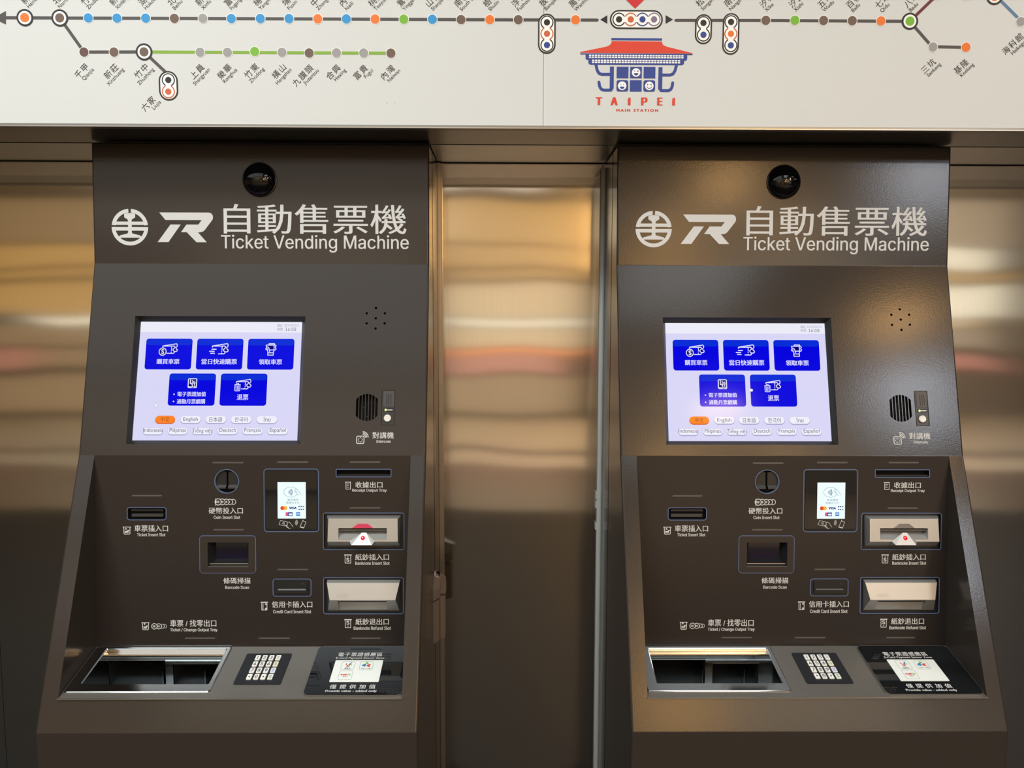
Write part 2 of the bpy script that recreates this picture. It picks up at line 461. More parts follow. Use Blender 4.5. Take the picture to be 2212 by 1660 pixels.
    for s in slots+dots: c.walls(A, s, 'brown_powder_coat', 0, -0.002)
    # frame of the recess: side strips and the front strip below it
    LIPV = (0.7974-0.7345)*S2.len/0.55
    c.poly(S2, rect(-X, LIPV, RX0, sv1), 'brown_powder_coat')
    c.poly(S2, rect(RX1, LIPV, X, sv1), 'brown_powder_coat')
    c.poly(S2, rect(-X, sv0, X, LIPV), 'brown_powder_coat')
    top = S2(0, sv1); pt = P(0, P.len)
    # recess walls and its thin top edge
    for x in (RX0, RX1):
        f = [S2(x, LIPV), S2(x, sv1), P(x, P.len), P(x, 0)]
        c.face(f, 'brown_powder_coat')
    c.face([S2(RX0, sv1), S2(RX1, sv1), P(RX1, P.len), P(RX0, P.len)], 'brown_powder_coat')
    cab = part(c, 'cabinet')
    # dark pocket behind the speaker slots and sound holes
    v = MB()
    v.cavity(A, rect(gc[0]-0.04, gc[1]-0.04, gc[0]+0.034, gc[1]+0.04), 'void', -0.002, -0.016)
    v.poly(A, rect(gc[0]-0.04, gc[1]-0.04, gc[0]+0.034, gc[1]+0.04), 'void', -0.0021, holes=slots)
    for q in ((-0.010, 0.001), (0.002, 0.012), (0.008, -0.003), (-0.002, -0.02), (0.014, -0.019)):
        v.poly(A, circ(gc[0]+q[0], gc[1]+q[1], 0.0012, 8), 'dark_grey_plastic', -0.0155)
    part(v, 'speaker_grille', cab)
    v = MB(); mc = (0.2748,0.3233)
    v.cavity(A, rect(mc[0]-0.03, mc[1]-0.034, mc[0]+0.03, mc[1]+0.034), 'void', -0.002, -0.016)
    part(v, 'sound_holes', cab)
    # side seams
    for sx in (-1, 1):
        g = MB(); g.box(sx*HW-0.0004, sx*HW+0.0004, 1.898, 1.9015, 0.02, 2.008, 'seam_black'); part(g, 'door_seam', cab)
    # hinge cover on the right flank
    hb = MB()
    def HN(y, z, w): return (HW+w, y, z)
    # two halves either side of the seam, the rear one standing prouder; arrow-shaped heads over straight bodies
    zt, zb = 0.945, 0.762
    for outer, inner, wd in ((1.852, 1.8980, 0.0125), (1.948, 1.9015, 0.0255)):
        oi = outer+(inner-outer)*0.45
        body = [(outer, zb+0.008), (inner, zb), (inner, zt-0.066), (outer, zt-0.066)]
        bodt = [(oi, zb+0.010), (inner, zb+0.003), (inner, zt-0.066), (oi, zt-0.066)]
        hb.frustum(HN, body, 0, bodt, wd, 'hinge_brown')
        head = [(outer, zt-0.062), (inner, zt-0.062), (inner, zt+0.002), (outer+(inner-outer)*0.6, zt-0.004), (outer, zt-0.034)]
        hedt = [(oi, zt-0.060), (inner, zt-0.060), (inner, zt-0.014), (outer+(inner-outer)*0.8, zt-0.018), (oi, zt-0.036)]
        hb.frustum(HN, head, 0, hedt, wd+0.002, 'hinge_brown')
    hb.box(HW, HW+0.013, 1.8980, 1.9015, 0.764, 0.944, 'seam_black')
    part(hb, 'hinge_cover')

    # ---- header: camera dome, emblems, title -----------------------------------------------------
    d = MB(); dc = (-0.0019,0.1984)
    d.lathe(H, dc[0], dc[1], [(0.0405, 0.0), (0.0405, 0.003), (0.0385, 0.004)], 'black_plastic')
    dome = part(d, 'camera_dome', smooth=30)
    d = MB()
    d.lathe(H, dc[0], dc[1], [(0.0385*math.cos(PI/2*i/14), 0.004+0.024*math.sin(PI/2*i/14)) for i in range(15)], 'black_gloss', n=48)
    part(d, 'lens_bubble', dome, smooth=60)

    e = MB(); ec = (-0.3112,0.0858); er = 0.0432
    def E(x, y, w=0.0): return H(ec[0]+x*er, ec[1]+y*er, w)
    def arcband(a0, a1, n=20): return circ(0, 0, 1.0, n, a0, a1)+circ(0, 0, 0.795, n, a1, a0)
    w = 0.0004
    at = math.asin(0.122); gp = math.acos(0.075)
    e.poly(E, arcband(at, gp), 'print_white', w+6e-5); e.poly(E, arcband(PI-gp, PI-at), 'print_white', w+6e-5)
    e.poly(E, arcband(PI-0.006, 2*PI+0.006, 40), 'print_white', w+6e-5)
    e.poly(E, rect(-0.985, 0.122, 0.985, 0.304)[:2]+[(0.93, 0.304), (-0.93, 0.304)], 'print_white', w)
    e.poly(E, [(-0.99, 0.006), (0.99, 0.006), (0.96, -0.19), (-0.96, -0.19)], 'print_white', w)
    e.poly(E, rect(-0.10, -0.36, 0.10, 0.45), 'print_white', w+12e-5)
    e.poly(E, [(-0.30, 0.73), (-0.15, 0.765), (0.15, 0.765), (0.30, 0.73), (0.30, 0.53), (0.14, 0.44), (0.10, 0.38), (-0.10, 0.38), (-0.14, 0.44), (-0.30, 0.53)], 'print_white', w+9e-5)
    e.poly(E, [(-0.56, -0.58), (0.56, -0.58), (0.60, -0.52), (0.55, -0.45), (0.14, -0.35), (0.10, -0.28), (-0.10, -0.28), (-0.14, -0.35), (-0.55, -0.45), (-0.60, -0.52)], 'print_white', w+9e-5)
    part(e, 'rail_emblem')
    e = MB(); I = iconmap(H, (-0.2462,0.0508), (-0.1142,0.1208), 980, 262, 2035, 828)
    bowl = [(1020, 262), (1955, 262), (1985, 268), (2010, 285), (2028, 310), (2035, 345), (2033, 375), (2022, 402), (1880, 590), (1850, 618), (1815, 634), (1780, 640), (1745, 638),
            (1910, 828), (1715, 828), (1535, 638), (1425, 638), (1530, 492), (1755, 492), (1820, 405), (1135, 405)]
    e.poly(I, bowl, 'print_white', 0.0004); e.poly(I, [(1228, 492), (1422, 492), (1185, 828), (980, 828)], 'print_white', 0.0004)
    part(e, 'letter_emblem')
    e = MB()
    e.text(H, '自動售票機', (-0.0892,0.0714), (0.3451,0.1412), 'print_white', 0.0004, bold=0.0007)
    e.text(H, 'Ticket Vending Machine', (-0.0959,0.0274), (0.3503,0.0688), 'print_white', 0.0004, bold=0.0004)
    part(e, 'title_lettering')

    # ---- touch screen ------------------------------------------------------------------------------
    k = (1.590-1.3158); kv = G.len/k
    LIT = (-0.2836, 0.0, 0.0980, G.len)
    def gv(z): return (z-1.3158)*kv
    f = MB()
    so = [A(SCR[0], SCR[1]), A(SCR[2], SCR[1]), A(SCR[2], SCR[3]), A(SCR[0], SCR[3])]
    si = [G(LIT[0], LIT[1], 0), G(LIT[2], LIT[1], 0), G(LIT[2], LIT[3], 0), G(LIT[0], LIT[3], 0)]
    for i in range(4): f.face([so[i], so[(i+1) % 4], si[(i+1) % 4], si[i]], 'screen_gasket')
    scr = part(f, 'touch_screen')
    f = MB()
    f.poly(G, rect(*LIT), 'screen_back')
    f.poly(G, rect(LIT[0], ((-0.2869,0.2564))[1], LIT[2], LIT[3]), 'screen_band', 0.0002)
    part(f, 'display', scr)
    BW = 0.1089
    r1 = (gv(1.4782), gv(1.5503)); r2 = (gv(1.3948), gv(1.4690))
    def ticket(mb, I, ox, oy, cut=0):
        q = lambda l: [(ox+x, oy+y) for x, y in l]
        mb.stroke(I, q([(0, 78), (0, 58), (20, 50), (320, 5), (337, 30), (337, 60), (310, 87), (317, 115), (345, 135), (340, 165), (310, 180), (292, 172)]), 19, 'screen_glyph', 0.0008)
        mb.stroke(I, q([(5, 56), (265, 55), (285, 70), (285, 90), (245, 125), (247, 150), (280, 180), (275, 205), (255, 217), (105+cut, 217)]), 19, 'screen_glyph', 0.0008)
        mb.stroke(I, q([(210, 60), (210, 135)]), 17, 'screen_glyph', 0.0008)
        for yy in (163, 200): mb.poly(I, circ(ox+207, oy+yy, 11, 8), 'screen_glyph', 0.0008)
        mb.poly(I, [(ox+228, oy+70), (ox+262, oy+70), (ox+262, oy+100), (ox+235, oy+115), (ox+235, oy+155), (ox+255, oy+175), (ox+250, oy+200), (ox+228, oy+200)], 'screen_blue_deep', 0.0007)
        mb.poly(I, [(ox+300, oy+40), (ox+322, oy+40), (ox+318, oy+60), (ox+300, oy+70)], 'screen_blue_deep', 0.0007)
        mb.poly(I, circ(ox+292, oy+135, 26, 12), 'screen_blue_deep', 0.0007)
    def button(x0, rv, name='menu_button'):
        mb = MB()
        mb.poly(G, rrect(x0, rv[0], x0+BW, rv[1], 0.0065), 'screen_blue', 0.0004)
        mb.poly(G, rrect(x0+0.0012, rv[1]-0.016, x0+BW-0.0012, rv[1]-0.0012, 0.0055), 'screen_blue_top', 0.0005)
        return mb
    mb = button(-0.2674, r1); I = iconmap(G, (-0.2363,0.1998), (-0.1926,0.2289), 340, 185, 775, 455)
    ticket(mb, I, 425, 185)
    mb.poly(I, circ(430, 365, 92, 24), 'screen_glyph', 0.0009); mb.poly(I, circ(430, 365, 72, 24), 'screen_blue_deep', 0.0010)
    def IT(x, y, w=0.0): return I(x, -y, w)
    mb.text(IT, 'S', (398, -418), (468, -310), 'screen_glyph', 0.0011, bold=9)
    mb.text(G, '購買車票', (-0.2401,0.1795), (-0.1862,0.1922), 'screen_glyph', 0.0008, bold=0.0004)
    part(mb, 'menu_button', scr)
    mb = button(-0.1474, r1); I = iconmap(G, (-0.1177,0.2033), (-0.0728,0.2296), 1485, 185, 1895, 412)
    ticket(mb, I, 1545, 185, 35)
    for x0, x1, yy in ((1540, 1630, 307), (1492, 1590, 350), (1518, 1598, 391)): mb.stroke(I, [(x0, yy), (x1, yy)], 20, 'screen_glyph', 0.0009)
    mb.text(G, '當日快速購票', (-0.1349,0.1793), (-0.0512,0.1925), 'screen_glyph', 0.0008, bold=0.0004)
    part(mb, 'menu_button', scr)
    mb = button(-0.0272, r1); I = iconmap(G, (0.0143,0.2007), (0.0399,0.2301), 1070, 183, 1328, 452)
    for l in ([(1150, 225), (1150, 192), (1280, 192), (1280, 225)], [(1085, 222), (1310, 222)], [(1085, 222), (1085, 248), (1105, 265), (1078, 300), (1085, 322), (1115, 328)],
              [(1310, 222), (1318, 245), (1298, 265), (1320, 300), (1312, 325), (1275, 330), (1160, 330)], [(1272, 222), (1272, 325)], [(1110, 300), (1130, 372), (1130, 443), (1262, 443), (1262, 372), (1278, 335)],
              [(1132, 393), (1262, 393)], [(1122, 265), (1150, 285), (1172, 365)]): mb.stroke(I, l, 19, 'screen_glyph', 0.0008)
    mb.poly(I, rect(1135, 238, 1262, 315), 'screen_blue_deep', 0.0006); mb.poly(I, rect(1145, 405, 1250, 432), 'screen_blue_deep', 0.0006)
    for x in (1180, 1212, 1245): mb.stroke(I, [(x, 192), (x, 215)], 10, 'screen_glyph', 0.0008)
    mb.text(G, '領取車票', (-0.0001,0.1791), (0.0548,0.1921), 'screen_glyph', 0.0008, bold=0.0004)
    part(mb, 'menu_button', scr)
    mb = button(-0.2074, r2); I = iconmap(G, (-0.1635,0.1220), (-0.1418,0.1466), 985, 960, 1205, 1182)
    mb.poly(I, rrect(985, 965, 1205, 1175, 30), 'screen_glyph', 0.0006); mb.poly(I, rrect(1008, 985, 1182, 1140, 8), 'screen_blue_deep', 0.0007)
    mb.stroke(I, [(1045, 985), (1045, 1075), (1085, 1085), (1110, 1150)], 22, 'screen_glyph', 0.0008)
    mb.stroke(I, [(1085, 1010), (1130, 1050), (1150, 1120)], 20, 'screen_glyph', 0.0008); mb.stroke(I, [(1085, 1050), (1110, 1080)], 18, 'screen_glyph', 0.0008)
    mb.stroke(I, [(1150, 1020), (1162, 1075)], 14, 'screen_glyph', 0.0008)
    mb.stroke(I, [(1090, 1157), (1135, 1157)], 14, 'screen_blue_deep', 0.0009)
    for la, lb, s in (((-0.1862,0.1031), (-0.1193,0.1142), '電子票證加值'), ((-0.1864,0.0856), (-0.1198,0.0969), '通勤月票續購')):
        mb.text(G, s, la, lb, 'screen_glyph', 0.0008, bold=0.00035)
    for q in ((-0.1939,0.1081), (-0.1940,0.0913)): mb.poly(G, circ(q[0], q[1], 0.0018, 10), 'screen_glyph', 0.0008)
    part(mb, 'menu_button', scr)
    mb = button(-0.0869, r2); I = iconmap(G, (-0.0542,0.1154), (-0.0149,0.1441), 372, 985, 765, 1255)
    ticket(mb, I, 415, 985, 20)
    mb.poly(I, rrect(368, 1080, 520, 1258, 16), 'screen_blue', 0.0009)
    mb.stroke(I, [(382, 1108), (512, 1108)], 16, 'screen_glyph', 0.0011); mb.stroke(I, [(425, 1100), (425, 1082), (468, 1082), (468, 1100)], 14, 'screen_glyph', 0.0011)
    mb.stroke(I, rrect(388, 1110, 506, 1246, 18), 17, 'screen_glyph', 0.0011, closed=True)
    for x in (418, 447, 476): mb.stroke(I, [(x, 1135), (x, 1222)], 13, 'screen_glyph', 0.0011)
    mb.text(G, '退票', (-0.0469,0.0946), (-0.0202,0.1080), 'screen_glyph', 0.0008, bold=0.0004)
    part(mb, 'menu_button', scr)
    pills = [('中文', (-0.2340,0.0382), (-0.1873,0.0576), 1, 0.44), ('English', (-0.1757,0.0383), (-0.1277,0.0574), 0, 0.7), ('日本語', (-0.1175,0.0383), (-0.0688,0.0574), 0, 0.62),
             ('한국어', (-0.0585,0.0382), (-0.0097,0.0572), 0, 0.62), ('ไทย', (0.0014,0.0380), (0.0499,0.0573), 0, 0.36),
             ('Indonesia', (-0.2602,0.0115), (-0.2137,0.0288), 0, 0.98), ('Pilipinas', (-0.2027,0.0116), (-0.1565,0.0289), 0, 0.82), ('Tiếng việt', (-0.1461,0.0119), (-0.0990,0.0290), 0, 0.98),
             ('Deutsch', (-0.0881,0.0120), (-0.0406,0.0291), 0, 0.80), ('Français', (-0.0298,0.0120), (0.0175,0.0291), 0, 0.80), ('Español', (0.0282,0.0121), (0.0759,0.0292), 0, 0.78)]
    for s, p0, p1, on, fill in pills:
        b = bb(p0, p1); mb = MB(); h = b[3]-b[1]
        mb.poly(G, rrect(b[0], b[1], b[2], b[3], h/2), 'screen_orange_edge' if on else 'screen_pill_edge', 0.0004)
        mb.poly(G, rrect(b[0]+0.0007, b[1]+0.0026, b[2]-0.0007, b[3]-0.0002, h/2-0.001), 'screen_orange' if on else 'screen_pill', 0.0005)
        cx = (b[0]+b[2])/2; hw = (b[2]-b[0])/2*fill
        lo, hi = (b[1]+h*0.34, b[1]+h*0.80)
        if s in ('English',): lo, hi = b[1]+h*0.24, b[1]+h*0.82
        if s in ('Pilipinas', 'Español'): lo, hi = b[1]+h*0.30, b[1]+h*0.98
        if s in ('Tiếng việt',): lo, hi = b[1]+h*0.22, b[1]+h*1.08
        if s in ('Français',): lo, hi = b[1]+h*0.36, b[1]+h*0.98
        if s in ('Indonesia', 'Deutsch'): lo, hi = b[1]+h*0.46, b[1]+h*0.98
        if s == 'ไทย': lo, hi = b[1]+h*0.32, b[1]+h*0.86
        if s in ('中文', '日本語', '한국어'): lo, hi = b[1]+h*0.26, b[1]+h*0.86
        mb.text(G, s, (cx-hw, lo), (cx+hw, hi), 'screen_brown' if on else 'screen_ink', 0.0008, font='bfont')
        part(mb, 'language_button', scr)
    mb = MB()
    mb.text(G, '現在', (0.0397,0.2693), (0.0514,0.2763), 'screen_ink_pale', 0.0006, font='bfont'); mb.text(G, '2024/02/16', (0.0554,0.2705), (0.0909,0.2764), 'screen_ink_pale', 0.0006)
    mb.text(G, '時間', (0.0398,0.2608), (0.0527,0.2676), 'screen_ink_pale', 0.0006, font='bfont'); mb.text(G, '16:08', (0.0589,0.2602), (0.0844,0.2685), 'screen_ink', 0.0006)
    for x in (630.4, 634.2, 643.0): pass
    part(mb, 'clock_readout', scr)

    # ---- intercom -----------------------------------------------------------------------------------
    ic = MB()
    ic.cavity(A, rect(*ICM), 'lip_metal', 0.0003, -0.003, 'black_plastic')
    i2 = inset(ICM, 0.0016)
    I = iconmap(A, (ICM[0], ICM[1]), (ICM[2], ICM[3]), 840, 155, 1210, 1105)
    vs = [rrect(x-14, 265, x+14, 560, 13, 3) for x in (985, 1040, 1098)]
    ic.prism(A, rect(*i2), 'black_plastic', -0.003, -0.0006)
    ic.prism(I, rect(892, 192, 1188, 602), 'dark_grey_plastic', -0.0006, 0.0002, holes=vs)
    ic.poly(I, rect(905, 660, 1160, 732), 'void', -0.0004); ic.stroke(I, [(1000, 694), (1140, 694)], 26, 'led_white', -0.0003)
    icp = part(ic, 'intercom_panel')
    ic = MB(); ic.poly(I, circ(958, 694, 34, 16), 'led_green', 0.0); part(ic, 'indicator_light', icp)
    ic = MB(); bc = ((ICM[0]*0.527+ICM[2]*0.473), ICM[1]+(ICM[3]-ICM[1])*0.2)
    ic.lathe(A, bc[0], bc[1], [(0.0098, -0.0006), (0.0098, 0.0004), (0.0088, 0.0006)], 'black_plastic', 28)
    ic.lathe(A, bc[0], bc[1], [(0.0084, -0.0006), (0.0084, 0.0022), (0.0074, 0.0032), (0.004, 0.0030), (0.0, 0.0027)], 'button_pearl', 28)
    part(ic, 'call_button', icp, smooth=40)
    il = MB(); I = iconmap(A, (0.2371,0.0267), (0.2657,0.0554), 172, 1262, 512, 1590)
    il.stroke(I, rrect(184, 1386, 386, 1580, 34), 22, 'print_white', 0.0004, closed=True)
    for kk in range(8): il.poly(I, circ(286+58*math.cos(kk*PI/4), 1482+58*math.sin(kk*PI/4), 13, 8), 'print_white', 0.0004)
    for r in (72, 108, 146): il.stroke(I, circ(352, 1416, r, 8, -PI/2, 0), 20, 'print_white', 0.0004)
    il.text(A, '對講機', (0.2741,0.0389), (0.3237,0.0542), 'print_white', 0.0004, bold=0.00015); il.text(A, 'Intercom', (0.2833,0.0291), (0.3167,0.0355), 'print_white', 0.0004, bold=0.0002)
    part(il, 'intercom_lettering')
    return t, part, scr

def fit_out(m1):
    t, part, scr = m1
    # ---- control panel at the back of the recess -----------------------------------------------------
    COIN = (-0.0589,0.3846)
    F_TICKET = bb((-0.2887,0.2944), (-0.1977,0.3250))
    F_SCAN = bb((-0.1235,0.1710), (0.0069,0.2597))
    F_TAP = bb((0.0255,0.2673), (0.1525,0.4142))
    F_RCPT = bb((0.1912,0.3945), (0.3194,0.4138))
    F_NOTE = bb((0.1612,0.2254), (0.3489,0.3126))
    F_REF = bb((0.1610,0.0756), (0.3473,0.1623))
    F_CARD = bb((0.0444,0.1169), (0.1340,0.1589))
    SL = [((-0.0947,0.4282), (-0.0205,0.4286)), ((-0.2809,0.3518), (-0.2081,0.3518)), ((-0.0949,0.2728), (-0.0205,0.2728)), ((-0.1624,0.0200), (-0.0892,0.0199)),
          ((0.0537,0.4296), (0.1285,0.4296)), ((0.2203,0.4297), (0.2941,0.4298)), ((0.2198,0.3237), (0.2938,0.3237)), ((0.0518,0.1802), (0.1270,0.1801)),
          ((0.0090,0.0197), (0.0833,0.0196)), ((0.2220,0.0194), (0.2928,0.0194))]
    slits = [rrect(a[0], a[1]-0.0019, b[0], a[1]+0.0019, 0.0018, 3) for a, b in SL]
    LW = 0.0019                                     # width of the blue-grey outline round every slot
    hole = lambda b, r: rrect(*inset(b, LW), r)
    holes = [circ(COIN[0], COIN[1], 0.0268, 32), hole(F_TICKET, 0.004), hole(F_SCAN, 0.006), hole(F_RCPT, 0.001), hole(F_NOTE, 0.003), hole(F_REF, 0.003), hole(F_CARD, 0.004), hole(F_TAP, 0.005)]
    c = MB()
    c.poly(P, rect(RX0, 0, RX1, P.len), 'dark_brown_panel', holes=holes+slits)
    for h in holes: c.walls(P, h, 'dark_brown_panel', 0, -0.004)
    pan = part(c, 'control_panel')
    for s in slits:
        m = MB(); m.cavity(P, s, 'dark_brown_panel', 0, -0.0008, 'slit_lens'); m.poly(P, circ(s[len(s)//2][0]+0.0022, (s[0][1]+s[len(s)//2][1])/2, 0.0014, 8), 'void', -0.0006); part(m, 'indicator_slit', pan)
    def outline(b, r, parent):
        m = MB(); m.ring(P, rrect(*b, r+LW), rrect(*inset(b, LW), r), 'slot_frame', 0.0, 0.0008); part(m, 'slot_outline', parent)
    def label(name, f):
        m = MB(); f(m); part(m, name)
    PW = 'print_white'; w = 0.0004
    def zh(m, s, p0, p1): m.text(P, s, p0, p1, PW, w, bold=0.0002)
    def en(m, s, p0, p1): m.text(P, s, p0, p1, PW, w, bold=0.00022)
    def ticket_icon(m, p0, p1, up):
        I = iconmap(P, p0, p1, 95, 885, 425, 1200)
        m.stroke(I, [(112, 905), (140, 935), (150, 1165), (175, 1188), (355, 1188), (382, 1165), (388, 935), (412, 905), (112, 905)], 26, PW, w)
        m.poly(I, [(180, 1000), (275, 1000), (228, 925)] if up else [(180, 930), (275, 930), (228, 1005)], PW, w)
        m.poly(I, rect(180, 1055, 330, 1105), PW, w); m.poly(I, rect(180, 1120, 325, 1145), PW, w); m.poly(I, rect(290, 1015, 362, 1050), PW, w)
    def note_icon(m, p0, p1, up):
        I = iconmap(P, p0, p1, 368, 678, 488, 818)
        m.stroke(I, [(376, 688), (480, 688)], 16, PW, w); m.stroke(I, [(384, 690), (384, 810), (470, 810), (470, 690)], 9, PW, w)
        def J(x, y, z=0.0): return I(x, -y, z)
        if up: m.text(J, 'S', (402, -788), (450, -730), PW, w, bold=5); m.poly(I, [(414, 718), (440, 718), (427, 704)], PW, w)
        else: m.text(J, 'S', (402, -765), (450, -705), PW, w, bold=5); m.poly(I, [(414, 782), (440, 782), (427, 797)], PW, w)
    def coins(m, p0, p1, items):
        b = bb(p0, p1)
        for k, (cx, r, s) in enumerate(items):
            x = b[0]+cx*(b[2]-b[0]); y = (b[1]+b[3])/2; h = (b[3]-b[1])/2*r
            m.poly(P, circ(x, y, h, 20), PW, w+(len(items)-k)*6e-5); m.poly(P, circ(x, y, h*0.80, 20), 'dark_brown_panel', w+(len(items)-k)*6e-5+2e-5)
            tw = h*(0.46 if len(s) > 1 else 0.14); m.text(P, s, (x-tw-h*0.1, y-h*0.33), (x+tw-h*0.1, y+h*0.33), PW, w+(len(items)-k)*6e-5+4e-5, bold=h*0.05)

    # coin slot
    m = MB()
    m.lathe(P, COIN[0], COIN[1], [(0.0284, 0), (0.0284, 0.0012), (0.0266, 0.0012), (0.0262, -0.004)], 'slot_frame', 40)
    cs = part(m, 'coin_slot', smooth=40)
    m = MB(); x, y = COIN; r = 0.0262
    ch = [q for q in circ(x, y, r, 48)]
    m.cavity(P, ch, 'black_plastic', -0.003, -0.010, 'void')
    left = [(x-0.0022, y+0.021)]+[(x+r*math.cos(a), y+r*math.sin(a)) for a in [math.radians(d) for d in range(115, 211, 6)]]+[(x-0.0022, y-0.013)]
    right = [(x+0.0022, y-0.013)]+[(x+r*math.cos(a), y+r*math.sin(a)) for a in [math.radians(d) for d in range(-30, 66, 6)]]+[(x+0.0022, y+0.021)]
    m.prism(P, left, 'black_plastic', -0.010, -0.0045); m.prism(P, right, 'black_plastic', -0.010, -0.0045)
    # the little ramp that catches the light
    for x0, x1 in ((x-0.0225, x-0.0024), (x+0.0024, x+0.0225)):
        m.add([P(x0, y-0.0085, -0.0045), P(x1, y-0.0085, -0.0045), P(x1, y-0.0135, 0.0005), P(x0, y-0.0135, 0.0005), P(x1, y-0.0165, 0.0005), P(x0, y-0.0165, 0.0005), P(x1, y-0.0185, -0.005), P(x0, y-0.0185, -0.005)],
              [(0, 1, 2, 3), (3, 2, 4, 5), (5, 4, 6, 7)], 'dark_grey_plastic')
    part(m, 'coin_guide', cs)
    def f(m):
        coins(m, (-0.0856,0.3292), (-0.0392,0.3453), [(0.14, 1, '50'), (0.34, 0.95, '20'), (0.54, 0.9, '10'), (0.72, 0.86, '5'), (0.88, 0.84, '1')])
        q = (-0.0845,0.3290); m.stroke(P, [q, (q[0], q[1]+0.0155)], 0.0016, PW, w+0.0004)
        zh(m, '硬幣投入口', (-0.1011,0.3095), (-0.0225,0.3241)); en(m, 'Coin Insert Slot', (-0.0898,0.2979), (-0.0288,0.3052))
    label('coin_lettering', f)

    # ticket slot
    m = MB(); b = inset(F_TICKET, LW)
    m.cavity(P, rrect(*b, 0.004), 'black_plastic', -0.001, -0.009, 'void')
    m.prism(P, rect(b[0]+0.007, b[1]+0.006, b[2]-0.008, b[1]+0.0125), 'dark_grey_plastic', -0.009, -0.004)
    m.prism(P, rect(b[0]+0.006, b[3]-0.008, b[2]-0.007, b[3]-0.003), 'black_plastic', -0.009, -0.003)
    ts = part(m, 'ticket_slot'); outline(F_TICKET, 0.005, ts)
    def f(m):
        ticket_icon(m, (-0.2989,0.2616), (-0.2798,0.2800), True)
        zh(m, '車票插入口', (-0.2719,0.2682), (-0.1947,0.2833)); en(m, 'Ticket Insert Slot', (-0.2662,0.2575), (-0.2006,0.2648))
    label('ticket_lettering', f)

    # barcode scanner
    m = MB(); b = inset(F_SCAN, LW); wn = bb((-0.1040,0.1870), (-0.0102,0.2434))
    m.ring(P, rrect(*b, 0.006), rect(*wn), 'brown_powder_coat', -0.002, 0.0015)
    wi = (wn[0]+0.011, wn[1]+0.013, wn[2]-0.010, wn[3]-0.004)
    m.frustum(P, rect(*wn), 0.0015, rect(*wi), -0.022, 'black_plastic', cap=False)
    m.prism(P, rect(wn[0], wn[1]+0.0048, wn[2], wn[1]+0.0062), 'lip_metal', -0.006, -0.004)
    m.prism(P, rect(wn[0], wn[1]-0.0006, wn[2], wn[1]+0.0006), 'satin_brown_metal', 0.0, 0.0020)
    sc = part(m, 'barcode_scanner'); outline(F_SCAN, 0.007, sc)
    m = MB(); m.poly(P, rect(wi[0]-0.004, wi[1]-0.004, wi[2]+0.004, wi[3]+0.004), 'scanner_glass', -0.0218); part(m, 'scanner_window', sc)
    def f(m): zh(m, '條碼掃描', (-0.0691,0.1471), (-0.0064,0.1611)); en(m, 'Barcode Scan', (-0.0647,0.1350), (-0.0101,0.1421))
    label('barcode_lettering', f)

    # contactless card reader
    m = MB(); b = inset(F_TAP, LW)
    m.prism(P, rrect(*b, 0.005), 'black_plastic', -0.004, 0.0002, holes=[rrect(*inset(b, 0.0022), 0.004)])
    m.prism(P, rrect(*inset(b, 0.0026), 0.004), 'black_glass', -0.004, 0.0010)
    I = iconmap(P, (0.0239,0.2671), (0.1527,0.4144), 92, 133, 1338, 1557)
    WN = 'print_white'
    m.stroke(I, [(480, 1290), (640, 1330), (615, 1420), (445, 1385), (480, 1290)], 8, WN, 0.0014)
    for r in (22, 44, 66): m.stroke(I, circ(500, 1362, r, 6, -0.75, 0.35), 7, WN, 0.0014)
    m.stroke(I, [(640, 1400), (620, 1378), (640, 1335), (680, 1330), (722, 1385), (758, 1440)], 8, WN, 0.0014)
    m.stroke(I, [(590, 1400), (625, 1450), (665, 1470), (705, 1470)], 8, WN, 0.0014); m.stroke(I, [(600, 1400), (640, 1440), (660, 1452)], 8, WN, 0.0014)
    m.stroke(I, [(968, 1305), (1045, 1325), (995, 1465), (910, 1440), (968, 1305)], 9, WN, 0.0014)
    m.poly(I, [(915, 1425), (1000, 1450), (992, 1470), (908, 1442)], WN, 0.0014); m.poly(I, [(965, 1310), (975, 1275), (990, 1285), (985, 1315)], WN, 0.0014)
    for k in range(4): m.stroke(I, circ(880, 1345, 22+k*17, 6, PI*0.72, PI*1.35), 7, WN, 0.0014)
    tp = part(m, 'contactless_reader'); outline(F_TAP, 0.006, tp)
    m = MB(); m.poly(P, rect(*bb((0.0577,0.2990), (0.1225,0.3831))), 'tap_white', 0.0016)
    q = 0.0020
    m.stroke(I, circ(715, 655, 155, 28, 0.45, 2*PI-0.62, ry=112), 7, 'tap_ink', q)
    for k, r in enumerate((30, 56, 82, 108)): m.stroke(I, circ(640-10, 658, r+8, 8, -0.62, 0.62), 11+k*1.5, 'tap_ink', q)
    m.stroke(I, [(790, 610), (830, 590), (860, 600), (940, 705)], 8, 'tap_ink', q); m.stroke(I, [(800, 640), (850, 690), (890, 730)], 8, 'tap_ink', q); m.stroke(I, [(800, 625), (830, 640), (860, 660)], 8, 'tap_ink', q)
    def J(x, y, z=0.0): return I(x, -y, z)
    m.text(J, '歡迎使用', (640, -855), (880, -805), 'tap_ink', q, font='bfont'); m.text(J, '感應式卡片', (605, -920), (905, -868), 'tap_ink', q, font='bfont')
    m.poly(I, circ(525, 1015, 45, 24), 'tap_red', q); m.poly(I, circ(590, 1015, 45, 24), 'tap_yellow', q-0.0001)
    m.poly(I, [(558, 984), (572, 1000), (576, 1015), (572, 1030), (558, 1046), (544, 1030), (540, 1015), (544, 1000)], 'tap_mid', q+0.0001)
    m.text(J, 'VISA', (672, -1037), (842, -985), 'tap_navy', q, bold=6)
    for k, cc in enumerate(('tap_navy', 'tap_navy', 'tap_green')):
        x = 885+k*46
        m.poly(I, [(x, 965), (x+34, 965), (x+34, 985), (x+12, 985), (x+12, 1000), (x, 1000)], cc, q); m.poly(I, rect(x, 1030, x+30, 1055), cc, q)
